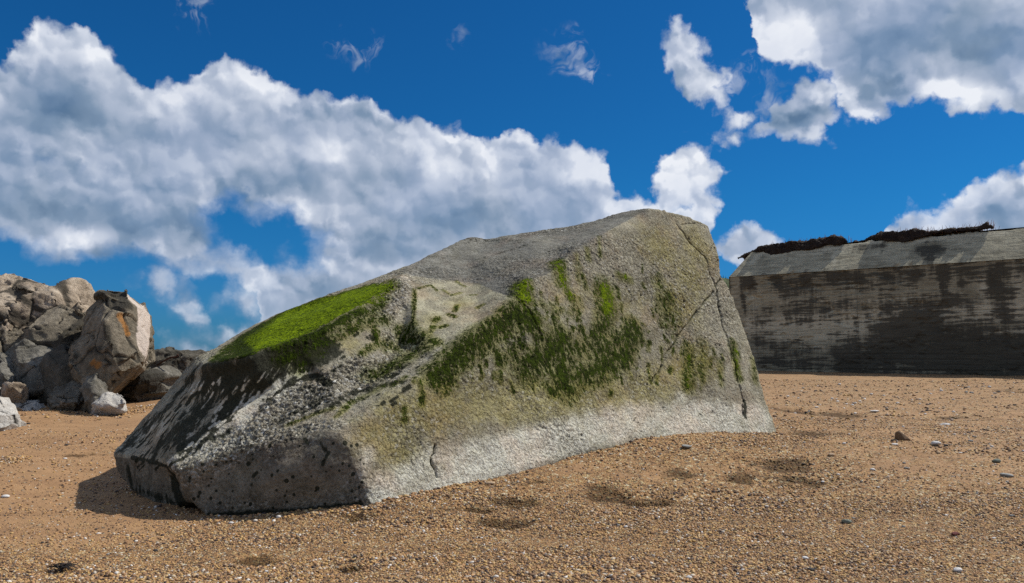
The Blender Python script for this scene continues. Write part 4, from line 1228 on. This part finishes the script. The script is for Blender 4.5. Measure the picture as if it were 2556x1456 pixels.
for a in [(2335, 1113, 26, .45, "white", "white rounded stone on the beach right of the brown wedge stone"), (1713, 1117, 26, .42, "grey", "smooth grey oval pebble on the gravel below the block's right half"),
          (2112, 1309, 26, .4, "green", "smooth greenish grey oval pebble alone on the foreground gravel"), (2512, 1190, 34, .35, "grey", "flat dark grey stone near the right frame edge"),
          (2488, 1155, 22, .5, "green", "small greenish stone above the flat one near the right frame edge"), (2385, 1333, 24, .4, "red", "red brown stone in the right foreground gravel"),
          (1224, 1206, 26, .3, "buff", "flat buff stone lying close below the block's lower edge"), (2360, 1060, 24, .3, "white", "flat whitish stone on the sand above the white rounded stone"),
          (2183, 1030, 26, .3, "white", "long whitish flat stone in the middle distance sand"), (2130, 1300, 9, .5, "grey", "tiny pebble beside the greenish oval pebble"),
          (2233, 1109, 17, .3, "white", "small white stone touching the brown wedge stone"), (14, 1241, 20, .4, "white", "white stone on the sand at the left frame edge"),
          (2025, 1430, 18, .5, "dark", "black rounded pebble near the bottom right of the frame"), (2010, 1398, 16, .5, "white", "white pebble above the black one near the bottom of the frame"),
          (1720, 1447, 16, .6, "white", "white pebble at the bottom frame edge right of centre"), (2392, 1435, 24, .5, "white", "pale angular stone at the bottom frame edge far right"), (665, 1432, 10, .5, "white", "bright white pebble low in the gravel under the block's left end"),
          (1046, 1443, 20, .5, "buff", "buff pebble at the bottom frame edge left of centre"), (1448, 1103, 14, .4, "buff", "buff pebble resting against the block's lower edge"), (2075, 1141, 18, .4, "buff", "buff pebble on the sand left below the brown wedge stone"),
          (1120, 1195, 16, .4, "grey", "grey pebble touching the lower edge of the block"), (330, 985, 18, .5, "white", "pale pebble in front of the low half dark block"), (577, 1012 + 300, 12, .5, "white", "white pebble at the shadow edge below the block's left end")]:
    place(*a[:5], label=a[5], seed=int(a[0]), rz=random.uniform(-.4, .4), ang=.5 if a[2] > 20 else 0)

protos = {}
for k, c in enumerate(["white", "grey", "dark", "buff"]):
    for j in range(3):
        me = pebble_mesh("pebble", 100 + k * 5 + j, 1, .8, [.42, .3, .5][j], .6 * (j % 2)); me.materials.append(PM[c]); protos[(c, j)] = me
LAB = dict(white="one of the small pale pebbles strewn over the sand", grey="one of the small grey pebbles strewn over the sand", dark="one of the small blackish pebbles strewn over the sand", buff="one of the small buff pebbles strewn over the sand")
cnt = 0
while cnt < 235:
    zone = random.random()
    if zone < .62: x = random.uniform(1945, 2550); y = random.triangular(950, 1240, 1000)
    elif zone < .8: x = random.uniform(1300, 2550); y = random.uniform(1240, 1450)
    elif zone < .9: x = random.uniform(5, 480); y = random.uniform(1010, 1150)
    else: x = random.uniform(5, 1300); y = random.uniform(1310, 1450)
    if 250 < x < 500 and y > 1050 and y < 1300: continue
    c = random.choices(["white", "grey", "dark", "buff"], [.3, .2, .28, .22])[0]
    w = random.uniform(5, 13) * (1 if y > 1100 else .8)
    place(x, y, w, .4, c, LAB[c], rz=random.uniform(0, 3), group=c + " pebbles strewn over the beach", me=protos[(c, random.randrange(3))]); cnt += 1

# scraps of seaweed
def weed(x, y, wpx, label, col=(.02, .014, .010), n=26, seed=0):
    r = random.Random(seed); p = gpix(x, y); R = wpx * .5 * p[1] / FP
    V, F = [], []
    for k in range(n):
        a = r.uniform(-.35, .35) + (math.pi if r.random() < .4 else 0); L = R * r.uniform(.4, 1.0); w = R * .07
        ox, oy = r.gauss(0, R * .12), r.gauss(0, R * .15); prev = None
        for j in range(6):
            t = j / 5; xx = p[0] + ox + math.cos(a) * L * t; yy = p[1] + oy + math.sin(a) * L * t * 1.6 + R * .1 * math.sin(6 * t + k)
            zz = float(ground_base(xx, yy)) + .02 + R * .25 * math.sin(math.pi * t) * r.uniform(.2, 1)
            i = len(V); ww = w * (1 - .7 * t)
            V += [(xx, yy - ww, zz), (xx, yy + ww, zz + ww * .6), (xx, yy, zz - ww * .5)]
            if j: F += [(i - 3, i, i + 1, i - 2), (i - 2, i + 1, i + 2, i - 1), (i - 1, i + 2, i, i - 3)]
    return tag(mesh_obj("seaweed", V, F, simple("seaweed", col, .5, 30, .6), None, True), label, "seaweed")


weed(150, 1428, 80, "blackish scrap of dried seaweed on the sand in the bottom left corner", seed=1)
weed(880, 1411, 40, "thin dark strand of seaweed on the gravel at the bottom centre", seed=2, n=10)
weed(1390, 1340 + 40, 24, "little dark wisp of seaweed on the gravel below the block's middle", seed=3, n=7)
weed(95, 1000, 60, "yellow brown clump of seaweed lying on the flat pale slab", (.16, .11, .02), seed=5, n=30)
# blue litter
lv = pebble_mesh("plastic_scrap", 301, 1, .6, .5, .8); lv.materials.append(simple("blue_plastic", (.02, .10, .35), .2, 5, .4))
place(68, 992, 18, .5, "grey", "scrap of blue plastic caught at the foot of the rubble heap", name="plastic_scrap", me=lv, cat="litter")

# ------------------------------------------------------------------ sun and sky
EL, AZX, AZY = math.radians(50), .94, .34
sv = Vector((AZX * math.cos(EL), AZY * math.cos(EL), math.sin(EL))).normalized()
sl = bpy.data.lights.new("sun", "SUN"); sl.energy = 5.0; sl.angle = math.radians(.53); sl.color = (1.0, .955, .88)
so = bpy.data.objects.new("sun", sl); COL.objects.link(so); so.rotation_euler = sv.to_track_quat("Z", "Y").to_euler(); so.location = (20, 10, 30)

NDIM = "2D"
wld = bpy.data.worlds.new("World"); sc.world = wld; wld.use_nodes = True
t = NT(wld.node_tree); bg = wld.node_tree.nodes["Background"]
sky = t.n.new("ShaderNodeTexSky"); sky.sky_type = "NISHITA"; sky.sun_disc = False
sky.sun_elevation = EL; sky.sun_rotation = math.atan2(AZX, AZY); sky.air_density = 1.0; sky.dust_density = .3; sky.ozone_density = 2.5
blue = t.mix(1.0, sky.outputs[0], (.055, .40, .74, 1), "MULTIPLY")
dirv = t.n.new("ShaderNodeTexCoord").outputs["Generated"]
sx = t.n.new("ShaderNodeSeparateXYZ"); t.l.new(dirv, sx.inputs[0])
az = t.math("ARCTAN2", sx.outputs[0], sx.outputs[1]); el = t.math("ARCSINE", sx.outputs[2])


blue = t.mix(t.map(el, .20, -.02), blue, t.mix(1.0, blue, (1.6, .86, 1.04, 1), "MULTIPLY"))


def ae(x, y):
    d = ray(x, y); d = d / np.linalg.norm(d)
    return math.atan2(d[0], d[1]), math.asin(d[2])


cmb = t.n.new("ShaderNodeCombineXYZ"); t.put(cmb.inputs[0], az); t.put(cmb.inputs[1], el)
P0 = cmb.outputs[0]


def sub(c, k): return t.vmath("SCALE", t.vmath("SUBTRACT", c, (.5, .5, .5)), scale=k)


w1 = sub(t.noise(P0, 5.5, 2, .5, color=True), .055)
w2 = sub(t.noise(P0, 20, 3, .55, color=True), .032)
w3 = sub(t.noise(P0, 75, 4, .6, color=True), .013)
PW = t.vmath("ADD", t.vmath("ADD", P0, w1), t.vmath("ADD", w2, w3))
sw = t.n.new("ShaderNodeSeparateXYZ"); t.l.new(PW, sw.inputs[0]); wx, wyy = sw.outputs[0], sw.outputs[1]
A0, A1, E0, E1 = -.75, .75, -.2, .6


def curve(pts):
    n = t.n.new("ShaderNodeFloatCurve"); c = n.mapping.curves[0]
    q = sorted(((ae(x, y)[0] - A0) / (A1 - A0), (ae(x, y)[1] - E0) / (E1 - E0)) for x, y in pts)
    q = [(0.0, q[0][1])] + q + [(1.0, q[-1][1])]
    while len(c.points) < len(q): c.points.new(.5, .5)
    for k, (a, b) in enumerate(q):
        c.points[k].location = (a, b); c.points[k].handle_type = "VECTOR"
    n.mapping.update()
    t.put(n.inputs[1], t.map(wx, A0, A1, 0, 1, False))
    return t.math("ADD", t.math("MULTIPLY", n.outputs[0], E1 - E0), E0)


def blob(x, y, rx, ry, rot=0, V=None):
    a, e = ae(x, y)
    q = t.mapping(V or PW, (a, e, 0), (0, 0, math.radians(rot)), (rx / FP, ry / FP, 1), "TEXTURE")
    return t.math("MULTIPLY", t.math("SUBTRACT", 1.0, t.vmath("LENGTH", q)), min(rx, ry) / FP)     # signed, ~radians


top = curve([(-60, 130), (0, 120), (60, 85), (100, 52), (190, 48), (260, 110), (330, 175), (375, 200), (400, 158), (460, 180), (505, 180), (540, 135), (640, 148), (690, 165), (740, 220), (770, 235), (800, 208), (850, 225), (950, 258), (1000, 280), (1090, 300), (1150, 315),
             (1225, 352), (1270, 322), (1370, 340), (1480, 358), (1510, 400), (1560, 460), (1615, 490), (1660, 520), (1720, 600), (1800, 720), (2000, 1000), (2150, 1000), (2205, 590), (2240, 535), (2330, 520), (2400, 475), (2480, 440), (2550, 420), (2620, 400)])
bot = curve([(-60, 625), (0, 628), (120, 655), (260, 668), (400, 705), (480, 700), (590, 715), (640, 760), (680, 1000), (1200, 1100)])
F = t.math("MINIMUM", t.math("SUBTRACT", top, wyy), t.math("SUBTRACT", wyy, bot))
F = t.math("MINIMUM", F, t.math("MULTIPLY", blob(672, 594, 74, 32, -10), -1.2))
F = t.math("MINIMUM", F, t.math("ADD", t.math("MULTIPLY", blob(165, 415, 30, 9, 5), -1.0), .028))
upb = curve([(1780, -400), (1862, -10), (1890, 90), (1920, 150), (1990, 175), (2060, 190), (2100, 240), (2140, 300), (2230, 305), (2300, 285), (2400, 300), (2480, 305), (2600, 300)])
U = t.math("MINIMUM", t.math("SUBTRACT", wyy, upb), t.math("MINIMUM", t.math("SUBTRACT", .78, wyy), t.math("MINIMUM", t.math("SUBTRACT", 1.2, wx), t.math("ADD", wx, -.2))))
F = t.math("MINIMUM", F, t.math("MINIMUM", t.math("SUBTRACT", 1.2, wx), t.math("ADD", wx, 1.5)))
for q in [(1712, 480, 88, 105, 0), (1690, 590, 90, 90, 0), (1715, 115, 62, 62, 0), (1750, 165, 58, 90, 15), (1800, 232, 95, 56, -52), (1862, 292, 92, 50, -40), (1940, 325, 135, 48, 6), (2050, 322, 84, 54, -40), (1790, 200, 60, 60, 0), (1880, 300, 70, 50, 0), (1860, 620, 80, 52, -15), (395, 730, 90, 52, -25), (455, 780, 80, 44, -30), (545, 820, 110, 44, 5), (480, 872, 80, 44, -8), (640, 830, 110, 76, 0), (450, 760, 50, 50, 0), (630, 740, 90, 70, 0), (690, 720, 100, 90, 0),
          (565, 735, 75, 46, 20), (395, 885, 28, 20, 0), (2010, 270, 135, 64, 25), (2080, 290, 70, 50, 0), (330, 780, 1, 1, 0)]:
    U = t.math("MAXIMUM", U, blob(*q))
elsewhere = t.math("MAXIMUM", t.math("SUBTRACT", t.math("ABSOLUTE", wx), .85), t.math("SUBTRACT", wyy, .60))
scatter = t.math("MULTIPLY", t.math("SUBTRACT", t.noise(PW, 2.4, 5, .5), .455), .4)  # clouds outside the view, added to set the fill light in the shadows
Dn = t.math("MAXIMUM", t.math("MAXIMUM", F, U), t.math("MINIMUM", elsewhere, scatter))
fr = t.noise(P0, 26, 8, .62)


def puff(V, sc_):
    n = t.n.new("ShaderNodeTexVoronoi"); n.voronoi_dimensions = "2D"; n.feature = "SMOOTH_F1"; n.inputs["Smoothness"].default_value = .35
    t.put(n.inputs["Vector"], V); n.inputs["Scale"].default_value = sc_
    return t.math("SUBTRACT", .45, n.outputs["Distance"])


PQ = t.vmath("ADD", P0, t.vmath("ADD", w2, w3))
Dn2 = t.math("ADD", t.math("SUBTRACT", Dn, .006), t.math("MULTIPLY", t.math("SUBTRACT", fr, .5), .020))
Dn2 = t.math("ADD", Dn2, t.math("ADD", t.math("MULTIPLY", puff(PQ, 20), .022), t.math("MULTIPLY", puff(PQ, 55), .009)))
soft = t.map(t.math("SUBTRACT", top, wyy), 0, .07, .010, .030)
solid = t.map(Dn2, -.003, soft)
# thin wisps
wsp = None
for q in [(495, 20, 60, 55, -25), (885, 105, 100, 46, -22), (1420, 150, 90, 66, -25), (1145, 60, 40, 40, 0), (2250, 560, 40, 20, 0), (1745, 345, 30, 12, 0), (1950, 260, 130, 70, 0), (1880, 200, 80, 80, 0)]:
    bb = blob(*q); wsp = bb if wsp is None else t.math("MAXIMUM", wsp, bb)
wn_ = t.noise(t.vmath("ADD", P0, sub(t.noise(P0, 18, 3, color=True), .10)), 30, 7, .58)
wis = t.math("MULTIPLY", t.map(t.math("ADD", wsp, t.math("MULTIPLY", t.math("SUBTRACT", wn_, .5), .16)), .008, .055), .5)
thin = t.map(t.noise(t.vmath("ADD", P0, w1), 7, 5, .6), .35, .62, .86, 1.0)
cov = t.math("MAXIMUM", t.math("MULTIPLY", solid, thin), t.math("MULTIPLY", wis, t.map(wsp, -.004, .02)))

# billow relief: the noise here against the noise a little towards the sun
def bil(V):
    a = t.noise(V, 4.5, 4, .5); return a


PB = t.vmath("ADD", P0, w1)
PS = t.vmath("ADD", PB, (.03, .05, 0))
rel = t.math("SUBTRACT", bil(PB), bil(PS))
PS2 = t.vmath("ADD", PB, (.010, .014, 0))
rel2 = t.math("SUBTRACT", puff(PQ, 15), puff(t.vmath("ADD", PQ, (.008, .016, 0)), 15))
rel2 = t.math("ADD", rel2, t.math("MULTIPLY", t.math("SUBTRACT", puff(PQ, 42), puff(t.vmath("ADD", PQ, (.004, .007, 0)), 42)), .6))
edge = t.map(Dn, .0, .085, 1.0, 0.0)          # thin near the rim = bright
core = None
for q in [(760, 470, 330, 85, 8), (1180, 560, 330, 80, 0), (420, 600, 280, 60, -8), (130, 300, 160, 90, 0), (80, 520, 200, 90, 0), (900, 640, 200, 60, 0), (2250, 120, 330, 130, 0), (2480, 130, 200, 110, 0), (2010, 290, 120, 30, 10), (2450, 560, 150, 30, -20), (230, 640, 200, 36, -10)]:
    bb = t.math("MULTIPLY", blob(*q, V=t.vmath("ADD", PB, w2)), FP / min(q[2], q[3])); core = bb if core is None else t.math("MAXIMUM", core, bb)
hot = None
for q in [(830, 420, 60, 100, 25), (1080, 430, 90, 80, 0), (640, 200, 120, 60, 0), (1450, 410, 140, 60, 0), (200, 110, 120, 60, 0), (1700, 470, 90, 70, 0), (1970, 90, 90, 110, 0), (2420, 240, 130, 35, -12), (1830, 270, 120, 60, -45), (1600, 520, 120, 50, 0), (230, 580, 60, 34, 0), (1160, 330, 90, 30, 0), (2180, 285, 70, 20, 0), (2400, 500, 160, 50, 0)]:
    bb = t.math("MULTIPLY", blob(*q, V=PB), FP / min(q[2], q[3])); hot = bb if hot is None else t.math("MAXIMUM", hot, bb)
L = t.math("ADD", .545, t.math("MULTIPLY", edge, .20))
L = t.math("ADD", L, t.math("MULTIPLY", rel, .55))
L = t.math("ADD", L, t.math("MULTIPLY", t.math("MULTIPLY", rel2, t.map(edge, 0, 1, .5, 1.1)), .75))
L = t.math("SUBTRACT", L, t.math("MULTIPLY", t.map(core, 0, .9), .30))
L = t.math("ADD", L, t.math("MULTIPLY", t.map(hot, 0, .9), .30))
cc = t.ramp(L, [(0.05, (.11, .19, .31)), (.32, (.21, .30, .43)), (.60, (.41, .48, .61)), (.85, (.66, .71, .81)), (1.0, (.84, .87, .93))])
SKY = .10
cloudc = t.vmath("SCALE", cc, scale=1 / SKY)
skc = t.mix(cov, blue, cloudc)
t.put(bg.inputs["Color"], skc); bg.inputs["Strength"].default_value = SKY

sc.view_settings.view_transform = "Standard"; sc.view_settings.look = "None"
sc.view_settings.exposure = 0; sc.view_settings.gamma = 1
sc.cycles.use_denoising = False
sc.cycles.max_bounces = 4; sc.cycles.diffuse_bounces = 3
